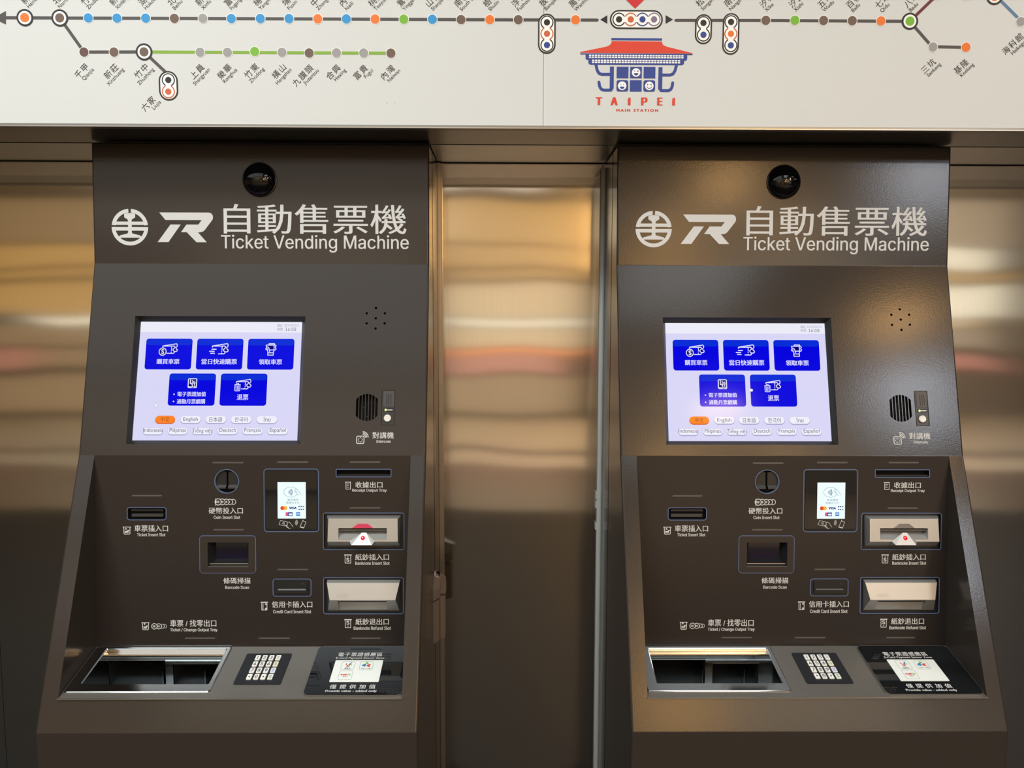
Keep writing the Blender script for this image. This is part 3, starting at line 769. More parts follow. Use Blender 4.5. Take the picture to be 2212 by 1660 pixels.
    m.poly(I, rrect(596, 1108, 752, 1192, 8), 'tap_navy', q); m.poly(I, [(596, 1108), (655, 1108), (640, 1192), (596, 1192)], 'tap_pink', q+0.0001); m.poly(I, rrect(665, 1135, 742, 1175, 12), 'tap_white', q+0.0001)
    m.poly(I, rect(828, 1106, 918, 1190), 'tap_blue', q)
    for yy in (1130, 1152): m.stroke(I, [(842, yy), (905, yy)], 9, 'tap_white', q+0.0001)
    part(m, 'reader_display', tp)

    # receipt slot
    m = MB(); b = inset(F_RCPT, LW)
    m.cavity(P, rect(*b), 'black_plastic', 0, -0.014, 'void'); m.prism(P, rect(b[0], b[1]+0.001, b[2], b[1]+0.004), 'black_plastic', -0.014, -0.004)
    rc = part(m, 'receipt_slot'); outline(F_RCPT, 0.0004, rc)
    def f(m):
        I = iconmap(P, (0.2117,0.3659), (0.2269,0.3846), 785, 270, 848, 342)
        m.stroke(I, [(790, 276), (842, 276)], 6, PW, w); m.stroke(I, [(797, 276), (797, 338), (840, 338), (840, 276)], 5, PW, w)
        for yy, xx in ((292, 828), (306, 822), (320, 826)): m.stroke(I, [(805, yy), (xx, yy)], 4.5, PW, w)
        zh(m, '收據出口', (0.2365,0.3699), (0.2987,0.3841)); en(m, 'Receipt Output Tray', (0.2290,0.3594), (0.3083,0.3676))
    label('receipt_lettering', f)

    # banknote inserter: aluminium bezel with a lit pyramid guide
    def well(b):
        m = MB(); m.cavity(P, rrect(*inset(b, LW), 0.003), 'black_plastic', 0.0, -0.006, 'black_plastic'); return m
    m = well(F_NOTE)
    bn = part(m, 'banknote_inserter'); outline(F_NOTE, 0.004, bn)
    I = iconmap(P, (0.1608,0.2254), (0.3489,0.3129), 50, 50, 1270, 615)
    m = MB()
    ox0, ox1 = 110, 1218
    fx0, fx1 = 142, 1184
    zb, zf, zc = -0.004, 0.0105, 0.0155
    slot = [(300, 268), (1018, 268), (1018, 430), (300, 430)]
    # top lip, face, chin and flanks
    def q4(a, b, c_, d, mt='satin_aluminium'): m.add([I(*a), I(*b), I(*c_), I(*d)], [(0, 1, 2, 3)], mt)
    q4((ox0, 98, zb), (ox1, 98, zb), (fx1+6, 128, zf), (fx0-6, 128, zf))
    def IF(x, y, wv=0.0):                           # the face leans out towards the chin
        k = (y-128)/(465-128.0); return I(x+(6-6*k if x < 400 else -6+6*k)*(1 if x in (fx0, fx1) else 0), y, zf+(zc-zf)*k+wv)
    m.poly(IF, [(fx0, 128), (fx1, 128), (fx1, 465), (fx0, 465)], 'satin_aluminium', 0, holes=[slot])
    m.walls(IF, slot, 'satin_aluminium', 0, -0.020)
    m.poly(IF, slot, 'void', -0.020)
    q4((fx0, 465, zc), (fx1, 465, zc), (ox1-14, 568, zb), (ox0+14, 568, zb))
    q4((ox0, 98, zb), (fx0-6, 128, zf), (fx0, 465, zc), (ox0+14, 568, zb)); q4((ox1, 98, zb), (fx1+6, 128, zf), (fx1, 465, zc), (ox1-14, 568, zb))
    # inside of the mouth: dark lip line and sloping floor
    m.add([IF(300, 300, -0.012), IF(1018, 300, -0.012), IF(1018, 314, -0.006), IF(300, 314, -0.006)], [(0, 1, 2, 3)], 'aluminium_tip')
    m.add([IF(300, 330, -0.020), IF(1018, 330, -0.020), IF(1018, 428, -0.0005), IF(300, 428, -0.0005)], [(0, 1, 2, 3)], 'satin_aluminium')
    bz = part(m, 'bezel', bn)
    m = MB()
    m.frustum(IF, [(500, 266), (585, 203), (740, 203), (822, 266)], 0.0002, [(520, 266), (596, 212), (728, 212), (802, 266)], 0.0016, 'red_hood')
    part(m, 'red_hood', bn)
    m = MB()
    def q(a, b, c_, mt): m.add([I(*a), I(*b), I(*c_)], [(0, 1, 2)], mt)
    ap0, ap1 = (645, 338, 0.011), (712, 338, 0.011); bl, br = (505, 503, 0.024), (808, 503, 0.024); wl, wr = (470, 460, 0.0158), (842, 460, 0.0158)
    m.add([I(*ap0), I(*ap1), I(*br), I(*bl)], [(0, 1, 2, 3)], 'aluminium_tip')
    q(ap0, bl, wl, 'satin_aluminium'); q(ap1, br, wr, 'satin_aluminium')
    m.add([I(*wl), I(*bl), I(*br), I(*wr), I(842, 520, 0.006), I(470, 520, 0.006)], [(0, 1, 5), (3, 2, 4), (1, 2, 4, 5)], 'satin_aluminium')
    gp = part(m, 'note_guide', bn)
    m = MB()
    k = (412-338)/(503-338.0)
    def IG(x, y, wv=0.0): kk = (y-338)/(503-338.0); return I(x, y, 0.011+0.013*kk+wv)
    m.poly(IG, circ(668, 408, 30, 16), 'led_red', 0.0006)
    m.poly(IG, circ(662, 402, 9, 8), 'aluminium_tip', 0.0009)
    part(m, 'red_light', bn)
    def f(m):
        note_icon(m, (0.2094,0.1939), (0.2276,0.2155), True)
        zh(m, '紙鈔插入口', (0.2352,0.2018), (0.3132,0.2166)); en(m, 'Banknote Insert Slot', (0.2351,0.1910), (0.3146,0.1985))
    label('banknote_insert_lettering', f)

    # banknote return
    m = well(F_REF); rf = part(m, 'banknote_return'); outline(F_REF, 0.004, rf)
    I = iconmap(P, (0.1610,0.0756), (0.3473,0.1623), 55, 1010, 1268, 1578)
    m = MB()
    zr = 0.0145
    L0, L1, K0, K1, B0, B1 = 112, 1212, 172, 1152, 118, 1200
    def IU(x, y, wv=0.0): kk = (y-1090)/(1332-1090.0); return I(x, y, 0.0055+(zr-0.0055)*kk+wv)
    def q4(a, b, c_, d, mt='satin_aluminium'): m.add([I(*a), I(*b), I(*c_), I(*d)], [(0, 1, 2, 3)], mt)
    q4((L0, 1056, zb), (L1, 1056, zb), (L1-6, 1088, 0.0055), (L0+6, 1088, 0.0055))
    q4((L0+6, 1088, 0.0055), (L1-6, 1088, 0.0055), (K1, 1332, zr), (K0, 1332, zr))
    def IL(x, y, wv=0.0): kk = (y-1332)/(1530-1332.0); return I(x, y, zr+(zb-zr)*kk+wv)
    m.poly(IL, [(K0, 1332), (K1, 1332), (B1, 1530), (B0, 1530)], 'satin_aluminium', 0, holes=[[(290, 1350), (1022, 1350), (1022, 1512), (290, 1512)]])
    mouth = [(290, 1350), (1022, 1350), (1022, 1512), (290, 1512)]
    m.walls(IL, mouth, 'satin_aluminium', 0, -0.014); m.poly(IL, mouth, 'void', -0.014)
    q4((L0, 1056, zb), (L0+6, 1088, 0.0055), (K0, 1332, zr), (B0, 1530, zb)); q4((L1, 1056, zb), (L1-6, 1088, 0.0055), (K1, 1332, zr), (B1, 1530, zb))
    m.add([I(L0, 1056, zb), I(K0, 1332, zr), I(B0, 1530, zb)], [(0, 1, 2)], 'satin_aluminium')
    m.stroke(IU, rrect(285, 1245, 445, 1295, 24), 7, 'satin_aluminium', 0.0006, closed=True)
    for k in range(6): m.stroke(IU, [(308+k*22, 1258), (304+k*22, 1284)], 7, 'satin_aluminium', 0.0006)
    part(m, 'bezel', rf)
    m = MB()
    m.add([IL(294, 1384, -0.006), IL(1018, 1384, -0.006), IL(1018, 1510, -0.001), IL(294, 1510, -0.001)], [(0, 1, 2, 3)], 'flap_grey')
    m.add([IL(294, 1382, -0.0058), IL(1018, 1382, -0.0058), IL(1018, 1390, -0.0053), IL(294, 1390, -0.0053)], [(0, 1, 2, 3)], 'aluminium_tip')
    part(m, 'flap', rf)
    def f(m):
        note_icon(m, (0.2091,0.0431), (0.2266,0.0645), False)
        zh(m, '紙鈔退出口', (0.2352,0.0507), (0.3123,0.0658)); en(m, 'Banknote Refund Slot', (0.2309,0.0392), (0.3171,0.0471))
    label('banknote_refund_lettering', f)

    # credit card slot
    m = MB(); b = inset(F_CARD, LW)
    m.prism(P, rrect(*b, 0.004), 'black_plastic', -0.004, 0.0006)
    cin = (b[0]+0.0065, b[1]+0.0065, b[2]-0.0065, b[3]-0.0045)
    m.prism(P, rect(*cin), 'black_plastic', 0.0006, 0.004, holes=[rect(cin[0]+0.004, cin[1]+0.0075, cin[2]-0.004, cin[1]+0.0125)])
    m.add([P(cin[0]+0.004, cin[1]+0.0125, 0.0007), P(cin[2]-0.004, cin[1]+0.0125, 0.0007), P(cin[2]-0.004, cin[1]+0.0075, 0.0038), P(cin[0]+0.004, cin[1]+0.0075, 0.0038)], [(0, 1, 2, 3)], 'dark_grey_plastic')
    cd = part(m, 'credit_card_slot'); outline(F_CARD, 0.005, cd)
    q = (0.1144,0.1480); m = MB(); m.poly(P, rrect(q[0]-0.0032, q[1]-0.0011, q[0]+0.0032, q[1]+0.0011, 0.001), 'dark_grey_plastic', 0.0044); part(m, 'status_light', cd)
    def f(m):
        I = iconmap(P, (0.0165,0.0841), (0.0333,0.1058), 90, 1272, 150, 1352)
        m.stroke(I, [(94, 1280), (146, 1280)], 9, PW, w); m.stroke(I, [(99, 1280), (99, 1346), (142, 1346), (142, 1280)], 5, PW, w)
        m.stroke(I, [(110, 1292), (110, 1340)], 4, PW, w); m.poly(I, rect(126, 1290, 138, 1302), PW, w); m.poly(I, rect(126, 1328, 138, 1342), PW, w)
        zh(m, '信用卡插入口', (0.0423,0.0911), (0.1357,0.1062)); en(m, 'Credit Card Insert Slot', (0.0450,0.0779), (0.1328,0.0858))
    label('credit_card_lettering', f)
    def f(m):
        ticket_icon(m, (-0.2588,0.0390), (-0.2403,0.0575), False)
        coins(m, (-0.2359,0.0407), (-0.2004,0.0550), [(0.2, 1, '50'), (0.48, 0.95, '10'), (0.70, 0.78, '5'), (0.87, 0.66, '1')])
        zh(m, '車票 / 找零出口', (-0.1926,0.0465), (-0.0860,0.0631)); en(m, 'Ticket / Change Output Tray', (-0.1928,0.0342), (-0.0835,0.0434))
    label('change_tray_lettering', f)

    # ---- shelf: coin tray, keypad, card sensor ------------------------------------------------------
    TR = (-0.3330, (1.5655-1.5245)/0.1581*T_.len, -0.0600, (1.6715-1.5245)/0.1581*T_.len)     # mouth of the tray
    TF = (-0.3590, (1.5415-1.5245)/0.1581*T_.len, -0.0487, (1.6800-1.5245)/0.1581*T_.len)     # its frame
    c = MB()
    c.poly(T_, rect(RX0, 0, RX1, T_.len), 'satin_brown_metal', holes=[rect(*TR)])
    sh = part(c, 'shelf')
    c = MB(); a, b_ = T_(RX0, 0), T_(RX1, 0)
    c.box(RX0, RX1, a[1]-0.0022, a[1]+0.0012, a[2]-0.0008, a[2]+0.0016, 'lip_metal'); part(c, 'front_edge', sh)
    c = MB()
    def bevel_ring(o, i, ri, ro, h):
        O, I_ = rrect(*o, ro), rrect(*i, ri)
        c.walls(T_, O, 'chrome', 0, h*0.5)
        c.frustum(T_, O, h*0.5, rrect(*inset(o, 0.002), ro), h, 'chrome', cap=False)
        c.poly(T_, rrect(*inset(o, 0.002), ro), 'chrome', h, holes=[rrect(*inset(i, -0.002), ri)])
        c.frustum(T_, rrect(*inset(i, -0.002), ri), h, I_, h*0.3, 'chrome', cap=False)
    bevel_ring(TF, TR, 0.003, 0.005, 0.0028)
    tray = part(c, 'coin_tray', smooth=25)
    c = MB(); z0 = 0.740
    yb = T_(0, TR[3])[1]-0.0006; zt = T_(0, TR[3])[2]+0.001; yf = T_(0, TR[1])[1]; zfr = T_(0, TR[1])[2]
    o1 = bb((-0.3323,0.7562), (-0.2005,0.8152)); o2 = bb((-0.1833,0.7559), (-0.0762,0.8056))
    o1 = (o1[0], z0+0.004, o1[2], o1[3]); o2 = (o2[0], z0+0.004, o2[2], o2[3])
    # curved back plate with two mouths: bullnose at the top, then straight down
    def BP(x, z, wv=0.0):
        d = zt-z; bulge = 0.006*math.exp(-((d-0.012)/0.010)**2)
        return (x, yb-bulge-wv, z)
    zs = sorted({z0, o1[1], o2[3], o1[3]} | {zt-0.003*i for i in range(0, 13)} | {z0+0.006*i for i in range(1, 8)})
    xs = [TR[0], o1[0], o1[2], o2[0], o2[2], TR[2]]
    for za, zb_ in zip(zs, zs[1:]):
        for k, (xa, xb) in enumerate(zip(xs, xs[1:])):
            mid = (za+zb_)/2
            if k == 1 and o1[1] < mid < o1[3]: continue
            if k == 3 and o2[1] < mid < o2[3]: continue
            c.face([BP(xa, za), BP(xb, za), BP(xb, zb_), BP(xa, zb_)], 'chrome')
    for o in (o1, o2):
        loop = [(o[0], o[1]), (o[2], o[1]), (o[2], o[3]), (o[0], o[3])]
        c.walls(BP, loop, 'chrome', 0.0, -0.004)
        c.stroke(BP, [(o[0]+0.0003, o[3]), (o[2]-0.0003, o[3])], 0.0014, 'lip_metal', 0.0012)
        # chute behind the mouth
        D = 0.11
        def CH(x, z, wv=0.0): return (x, yb-wv, z)
        c.face([CH(o[0], o[1]), CH(o[2], o[1]), (o[2], yb+D, o[1]+0.045), (o[0], yb+D, o[1]+0.045)], 'brushed_floor_metal')
        c.face([(o[0], yb+D, o[1]+0.04), (o[2], yb+D, o[1]+0.04), (o[2], yb+D, o[3]), (o[0], yb+D, o[3])], 'void')
        for x in (o[0], o[2]): c.face([CH(x, o[1]), CH(x, o[3]), (x, yb+D, o[3]), (x, yb+D, o[1]+0.03)], 'black_plastic')
        c.face([CH(o[0], o[3]), CH(o[2], o[3]), (o[2], yb+D, o[3]), (o[0], yb+D, o[3])], 'void')
    # guide plates standing in the chutes
    for x in (o1[2]-0.006, o2[2]-0.034): c.box(x, x+0.0012, yb-0.002, yb+0.05, o1[1], o1[1]+0.045, 'chrome')
    # floor, front and side walls of the trough
    c.face([(TR[0], yf, z0+0.006), (TR[2], yf, z0+0.006), (TR[2], yb, z0), (TR[0], yb, z0)], 'brushed_floor_metal')
    c.face([(TR[0], yf, zfr), (TR[2], yf, zfr), (TR[2], yf, z0+0.006), (TR[0], yf, z0+0.006)], 'chrome')
    for x in (TR[0], TR[2]): c.face([(x, yf, zfr), (x, yb, zt), (x, yb, z0), (x, yf, z0+0.006)], 'chrome')
    part(c, 'trough', tray)

    # keypad
    c = MB(); KB = (-0.0063, 0, 0.0951, 0); k0 = (-0.0057,0.0413); k1 = (0.0976,0.1380)
    kb = (-0.0066, k0[1], 0.0954, k1[1])
    c.prism(T_, rrect(*kb, 0.0035), 'keypad_black', 0, 0.0022)
    kp = part(c, 'keypad')
    a = (0.0224,0.1218); b_ = (0.0685,0.0615)
    keys = [['1', '2', '3', None], ['4', '5', '6', None], ['7', '8', '9', None], ['*', '0', '#', None]]
    for r in range(4):
        for cc in range(4):
            x = a[0]+(b_[0]-a[0])*cc/3.0; v = a[1]+(b_[1]-a[1])*r/3.0
            m = MB(); s = keys[r][cc]
            mt = 'key_white' if cc < 3 else ('key_white', 'key_yellow', 'key_blue', 'key_green')[r]
            kw, kh = 0.0052, 0.0079
            m.prism(T_, rrect(x-kw, v-kh, x+kw, v+kh, 0.0012, 3), mt, 0.0022, 0.0042)
            if s:
                hw, hh = (0.0017, 0.0046) if s == '1' else ((0.002, 0.0022) if s in '*#' else (0.0030, 0.0048))
                m.text(T_, s, (x-hw, v-hh), (x+hw, v+hh), 'key_ink', 0.0045, bold=0.0003)
            else:
                for dv in (-0.0027, 0.0027):
                    for dx in (-0.0014, 0.0014): m.stroke(T_, rrect(x+dx-0.0009, v+dv-0.0015, x+dx+0.0009, v+dv+0.0015, 0.0002, 1), 0.0007, 'key_ink_pale', 0.0045, closed=True)
            part(m, 'key', kp)

    # card sensor plate
    c = MB(); e0 = (0.1523, (1.5318-1.5245)/0.1581*T_.len); e1 = (RX1-0.0012, T_.len-0.003)
    pts = rrect(e0[0], e0[1], e1[0], e1[1], 0.012, 6)
    c.prism(T_, pts, 'black_glass', 0, 0.0030)
    es = part(c, 'card_sensor')
    c = MB()
    c.ring(T_, rrect(e0[0]-0.0010, e0[1]-0.0010, e1[0]+0.0008, e1[1]+0.0010, 0.013, 6), pts, 'satin_brown_metal', 0, 0.0032); part(c, 'sensor_rim', es)
    c = MB()
    cb = (0.2003, ((0.2007,0.0456))[1], 0.3073, ((0.3083,0.1134))[1])
    c.prism(T_, rrect(*cb, 0.0018), 'card_white', 0.0031, 0.0040)
    W = 0.0043
    lg = [bb((0.2195,0.0828), (0.2483,0.1091)), bb((0.2609,0.0820), (0.2902,0.1091)), bb((0.2189,0.0518), (0.2482,0.0791))]
    bx = [(cb[0]+0.0165, lg[0][1], cb[0]+0.0455, lg[0][3]), (cb[0]+0.0575, lg[1][1], cb[0]+0.0865, lg[1][3]), (cb[0]+0.0165, lg[2][1], cb[0]+0.0455, lg[2][3])]
    for q in bx: c.stroke(T_, rrect(*q, 0.004, 3), 0.0007, 'card_grey', W, closed=True)
    q = bx[0]; I = iconmap(T_, (q[0], q[1]), (q[2], q[3]), 0, 0, 100, 100)
    c.stroke(I, [(34, 36), (44, 50), (52, 58), (60, 50), (64, 34)], 7, 'card_red', W); c.stroke(I, [(56, 42), (64, 26), (72, 16)], 9, 'card_blue', W); c.stroke(I, [(66, 36), (76, 44)], 8, 'card_green', W)
    c.poly(I, circ(34, 28, 5, 8), 'card_red', W); c.stroke(I, [(40, 62), (58, 60)], 6, 'card_ink', W)
    def J(x, y, z=0.0): return I(x, -y, z)
    c.text(J, '悠遊卡', (28, -88), (74, -74), 'card_ink', W, font='bfont'); c.stroke(I, [(30, 92), (72, 92)], 3, 'card_ink', W)
    q = bx[1]; I = iconmap(T_, (q[0], q[1]), (q[2], q[3]), 0, 0, 100, 100)
    def J(x, y, z=0.0): return I(x, -y, z)
    c.poly(I, [(14, 58), (18, 40), (34, 28), (46, 30), (44, 56), (34, 68), (30, 56)], 'card_blue', W); c.poly(I, [(42, 10), (52, 8), (66, 24), (54, 32), (42, 28)], 'card_green', W)
    c.poly(I, [(48, 46), (70, 32), (86, 34), (74, 46), (80, 62), (84, 68), (62, 62)], 'card_red', W)
    c.text(J, 'iPASS 一卡通', (14, -90), (86, -77), 'card_ink', W)
    q = bx[2]; I = iconmap(T_, (q[0], q[1]), (q[2], q[3]), 0, 0, 100, 100)
    def J(x, y, z=0.0): return I(x, -y, z)
    c.text(J, 'icash', (14, -52), (62, -32), 'card_red', W, bold=1.5); c.text(J, '2.0', (66, -52), (86, -34), 'card_green', W, bold=1); c.text(J, '愛金卡', (34, -72), (72, -58), 'card_red', W, font='bfont')
    part(c, 'card_sticker', es)
    c = MB()
    ce = (cb[0]+cb[2])/2
    v0, v1 = ((0.2070,0.1261))[1], ((0.3047,0.1396))[1]
    c.text(T_, '電子票證感應區', (ce-0.0515, v0), (ce+0.0490, v1), PW, 0.0034, bold=0.0003, spacing=1.12)
    v0, v1 = ((0.2021,0.1167))[1], ((0.3071,0.1240))[1]
    c.text(T_, 'E-Card Payment Sensor Zone', (ce-0.0545, v0), (ce+0.0545, v1), PW, 0.0034, bold=0.0002, font='bfont')
    part(c, 'sensor_heading', es)
    c = MB()
    v0, v1 = ((0.2061,0.0255))[1], ((0.2993,0.0379))[1]
    c.text(T_, '僅提供加值', (ce-0.0495, v0), (ce+0.0495, v1), PW, 0.0034, bold=0.0003, spacing=1.8)
    v0, v1 = ((0.2008,0.0143))[1], ((0.3034,0.0221))[1]
    c.text(T_, 'Provide value - added only', (ce-0.0560, v0), (ce+0.0540, v1), PW, 0.0034, bold=0.0003, font='bfont')
    part(c, 'sensor_caption', es)

def add_cursor(t, scr, kind):
    m = MB()
    if kind == 'arrow':
        I = iconmap(G, (-0.2353,0.0762), (-0.2285,0.0878), 262, 692, 288, 728)
        pts = [(263, 693), (263, 724), (270, 717), (276, 728), (281, 726), (276, 715), (287, 714)]
    else:
        I = iconmap(G, (-0.0910,0.1167), (-0.0814,0.1268), 742, 572, 772, 606)
        pts = [(742, 576), (748, 574), (752, 586), (764, 584), (771, 590), (770, 602), (764, 606), (752, 604), (746, 596)]
    m.poly(I, pts, 'screen_white', 0.0016)
    m.stroke(I, pts, 3.0, 'screen_ink_pale', 0.0015, closed=True)
    m.build('mouse_pointer', scr, origin=ORG)

def dup(root, loc, label):
    r = root.copy(); COL.objects.link(r); r.location = loc; r['label'] = label
    for ch in list(root.children):
        c = ch.copy(); COL.objects.link(c); c.parent = r
        for g in list(ch.children):
            d = g.copy(); COL.objects.link(d); d.parent = c
    return r
m1 = make_machine('dark brown ticket vending machine left of the steel pilaster, arrow pointer on its screen')
fit_out(m1)
m2 = dup(m1[0], (0.6646, 1.75, 0), 'brown ticket vending machine right of the steel pilaster, lamp glow on its header')
add_cursor(m1[0], m1[2], 'arrow')
add_cursor(m2, [o for o in m2.children if o.name.startswith('touch_screen')][0], 'hand')

for o in m2.children:                               # the guide of this machine is between two blinks: its hood is unlit
    if o.name.startswith('banknote_inserter'):
        for q in o.children:
            if q.name.startswith('red_hood'):
                q.material_slots[0].link = 'OBJECT'; q.material_slots[0].material = MATS['satin_brown_metal']

# ------------------------------------------------------------------ the route map sign above the machines
SG = plane((1.68, 0.0), (1.68, 4.0))
px = 1.68/1620*1.012                               # one photo pixel on the sign, in metres
sign = thing('route_map_sign', 'long white railway route map sign spanning above both ticket machines', 'sign', (0.0, 1.72, 2.0147))
SO = (0.0, 1.72, 2.0147)
SB, STOP, SX0, SX1 = 2.0150, 2.86, -2.1, 2.3
seam = ((0.0811,2.1388))[0]
for x0, x1 in ((SX0, seam-0.0006), (seam+0.0006, SX1)):
    m = MB(); m.box(x0, x1, 1.68, 1.70, SB+0.004, STOP, 'sign_white'); m.build('face_panel', sign, origin=SO)
m = MB(); m.box(SX0, SX1, 1.6815, 1.76, SB+0.004, STOP-0.01, 'sign_seam'); m.build('backing_board', sign, origin=SO)
m = MB(); m.box(SX0, SX1, 1.6785, 1.70, SB-0.0015, SB+0.0045, 'sign_rim'); m.box(SX0, SX1, 1.678, 1.6795, SB-0.002, SB, 'trim_steel'); m.build('bottom_rim', sign, origin=SO)
w1, w2, w3, w4 = 0.0003, 0.0006, 0.0009, 0.0012
def route(pts, wd, col):
    m = MB(); m.stroke(SG, pts, wd*px, 'map_'+col, w1); m.build('route_line', sign, origin=SO)
route([(-1.0855,2.2398), (-1.0322,2.2401), (-0.9576,2.2400), (-0.3920,2.2414), (0.0255,2.2420), (0.1965,2.2425)], 6.2, 'line')
route([(0.3667,2.2430), (0.5614,2.2439), (0.8742,2.2439)], 6.2, 'line')
route([(-0.9576,2.2400), (-0.9093,2.1695), (-0.7803,2.1705), (-0.7318,2.1248)], 6.4, 'line')
route([(-0.7803,2.1705), (-0.2490,2.1708)], 6.2, 'greenline')
route([(0.8744,2.2439), (0.9203,2.2887), (0.9368,2.3003), (1.0555,2.3010)], 6.2, 'maroon')
route([(0.8744,2.2439), (0.9254,2.1911), (0.9993,2.1901)], 6.2, 'line')
route([(1.0555,2.3010), (1.1152,2.2474)], 6.2, 'steelblue')
def tri(pts, col, name='direction_arrow'):
    m = MB(); m.poly(SG, pts, 'map_'+col, w2); m.build(name, sign, origin=SO)
tri([(-1.1014,2.2387), (-1.0719,2.2537), (-1.0735,2.2260)], 'line'); tri([(0.2032,2.2436), (0.2182,2.2527), (0.2184,2.2349)], 'ring'); tri([(0.3604,2.2445), (0.3443,2.2535), (0.3446,2.2357)], 'ring')
def dot(p, col, big=False, name='station_marker'):
    m = MB()
    if big:
        m.poly(SG, circ(p[0], p[1], 17.2*px, 36), 'map_ring', w2); m.poly(SG, circ(p[0], p[1], 13.2*px, 36), 'map_pale', w3); m.poly(SG, circ(p[0], p[1], 9.2*px, 28), 'map_'+col, w4)
    else:
        m.poly(SG, circ(p[0], p[1], 10.6*px, 28), 'map_pale', w2); m.poly(SG, circ(p[0], p[1], 9.4*px, 28), 'map_'+col, w3)
    m.build(name, sign, origin=SO)
def capsule(box, pts, vertical=True):
    m = MB(); r = min(box[2]-box[0], box[3]-box[1])/2
    m.poly(SG, rrect(*box, r, 12), 'map_ring', w2); m.poly(SG, rrect(*inset(box, 3.2*px), r-3.2*px, 12), 'map_pale', w2+1e-4)
    for k, (p, col, rc) in enumerate(pts): m.poly(SG, circ(p[0], p[1], 13.6*px, 28), 'map_'+rc, w3+k*1e-5)
    for k, (p, col, rc) in enumerate(pts):
        m.poly(SG, circ(p[0], p[1], 11.2*px, 28), 'map_pale', w3+1e-4+k*1e-5)
        if k:
            q = pts[k-1][0]; m.stroke(SG, [((p[0]+q[0])/2-(p[0]-q[0])*0.18, (p[1]+q[1])/2-(p[1]-q[1])*0.18), ((p[0]+q[0])/2+(p[0]-q[0])*0.18, (p[1]+q[1])/2+(p[1]-q[1])*0.18)], 11*px, 'map_pale', w3+1.6e-4)
        m.poly(SG, circ(p[0], p[1], 6.4*px, 24), 'map_'+col, w4)
    m.build('interchange_marker', sign, origin=SO)
capsule(bb((0.0689,2.1712), (0.1070,2.2551)), [((0.0880,2.2368), 'ring', 'ring'), ((0.0882,2.2132), 'rust', 'rust'), ((0.0883,2.1895), 'navy', 'ring')])
capsule(bb((0.2238,2.2241), (0.3382,2.2638)), [((0.2435,2.2438), 'ring', 'ring'), ((0.2689,2.2440), 'rust', 'rust'), ((0.2942,2.2441), 'navy', 'navy'), ((0.3192,2.2443), 'purple', 'purple')])
capsule(bb((0.4084,2.1934), (0.4452,2.2560)), [((0.4263,2.2376), 'ring', 'ring'), ((0.4269,2.2129), 'navy', 'ring')])
capsule(bb((0.4683,2.1716), (0.5047,2.2587)), [((0.4860,2.2400), 'ring', 'ring'), ((0.4864,2.2153), 'orange', 'rust'), ((0.4869,2.1911), 'navy', 'ring')])
capsule(bb((-0.7513,2.0687), (-0.7100,2.1309)), [((-0.7303,2.1120), 'ring', 'ring'), ((-0.7312,2.0875), 'rust', 'rust')])
UP = [
  ((-0.8968,2.2404), 'blue', '竹北', 'Zhubei', 0),
  ((-0.8355,2.2403), 'blue', '新豐', 'Xinfeng', 0),
  ((-0.7741,2.2406), 'blue', '湖口', 'Hukou', 0),
  ((-0.7127,2.2405), 'brown', '北湖', 'Beihu', 0),
  ((-0.6517,2.2409), 'grey', '新富', 'Xinfu', 0),
  ((-0.5907,2.2408), 'blue', '富岡', 'Fugang', 0),
  ((-0.5286,2.2411), 'blue', '楊梅', 'Yangmei', 0),
  ((-0.4671,2.2415), 'blue', '埔心', 'Puxin', 0),
  ((-0.4054,2.2414), 'orange', '中壢', 'Zhongli', 0),
  ((-0.3440,2.2415), 'blue', '內壢', 'Neili', 0),
  ((-0.2822,2.2416), 'orange', '桃園', 'Taoyuan', 0),
  ((-0.2206,2.2417), 'green', '鶯歌', 'Yingge', 0),
  ((-0.1590,2.2419), 'blue', '山佳', 'Shanjia', 0),
  ((-0.0973,2.2416), 'brown', '南樹林', 'South Shulin', 0),
  ((-0.0354,2.2420), 'orange', '樹林', 'Shulin', 0),
  ((0.0261,2.2421), 'brown', '浮洲', 'Fuzhou', 0),
  ((0.1495,2.2427), 'orange', '萬華', 'Wanhua', 0),
  ((0.5614,2.2439), 'brown', '汐科', 'Xike', 0),
  ((0.6244,2.2445), 'green', '汐止', 'Xizhi', 0),
  ((0.6867,2.2444), 'brown', '五堵', 'Wudu', 0),
  ((0.7490,2.2443), 'brown', '百福', 'Baifu', 0),
  ((0.8115,2.2441), 'orange', '七堵', 'Qidu', 0),
  ((-1.0322,2.2401), 'orange', '新竹', 'Hsinchu', 1),
  ((-0.9576,2.2400), 'brown', '北新竹', 'North Hsinchu', 1),
  ((0.8744,2.2439), 'green', '八堵', 'Badu', 1),
  ((0.0850,2.2442), None, '板橋', 'Banqiao', 0), ((0.4233,2.2458), None, '松山', 'Songshan', 0), ((0.4840,2.2461), None, '南港', 'Nangang', 0)]
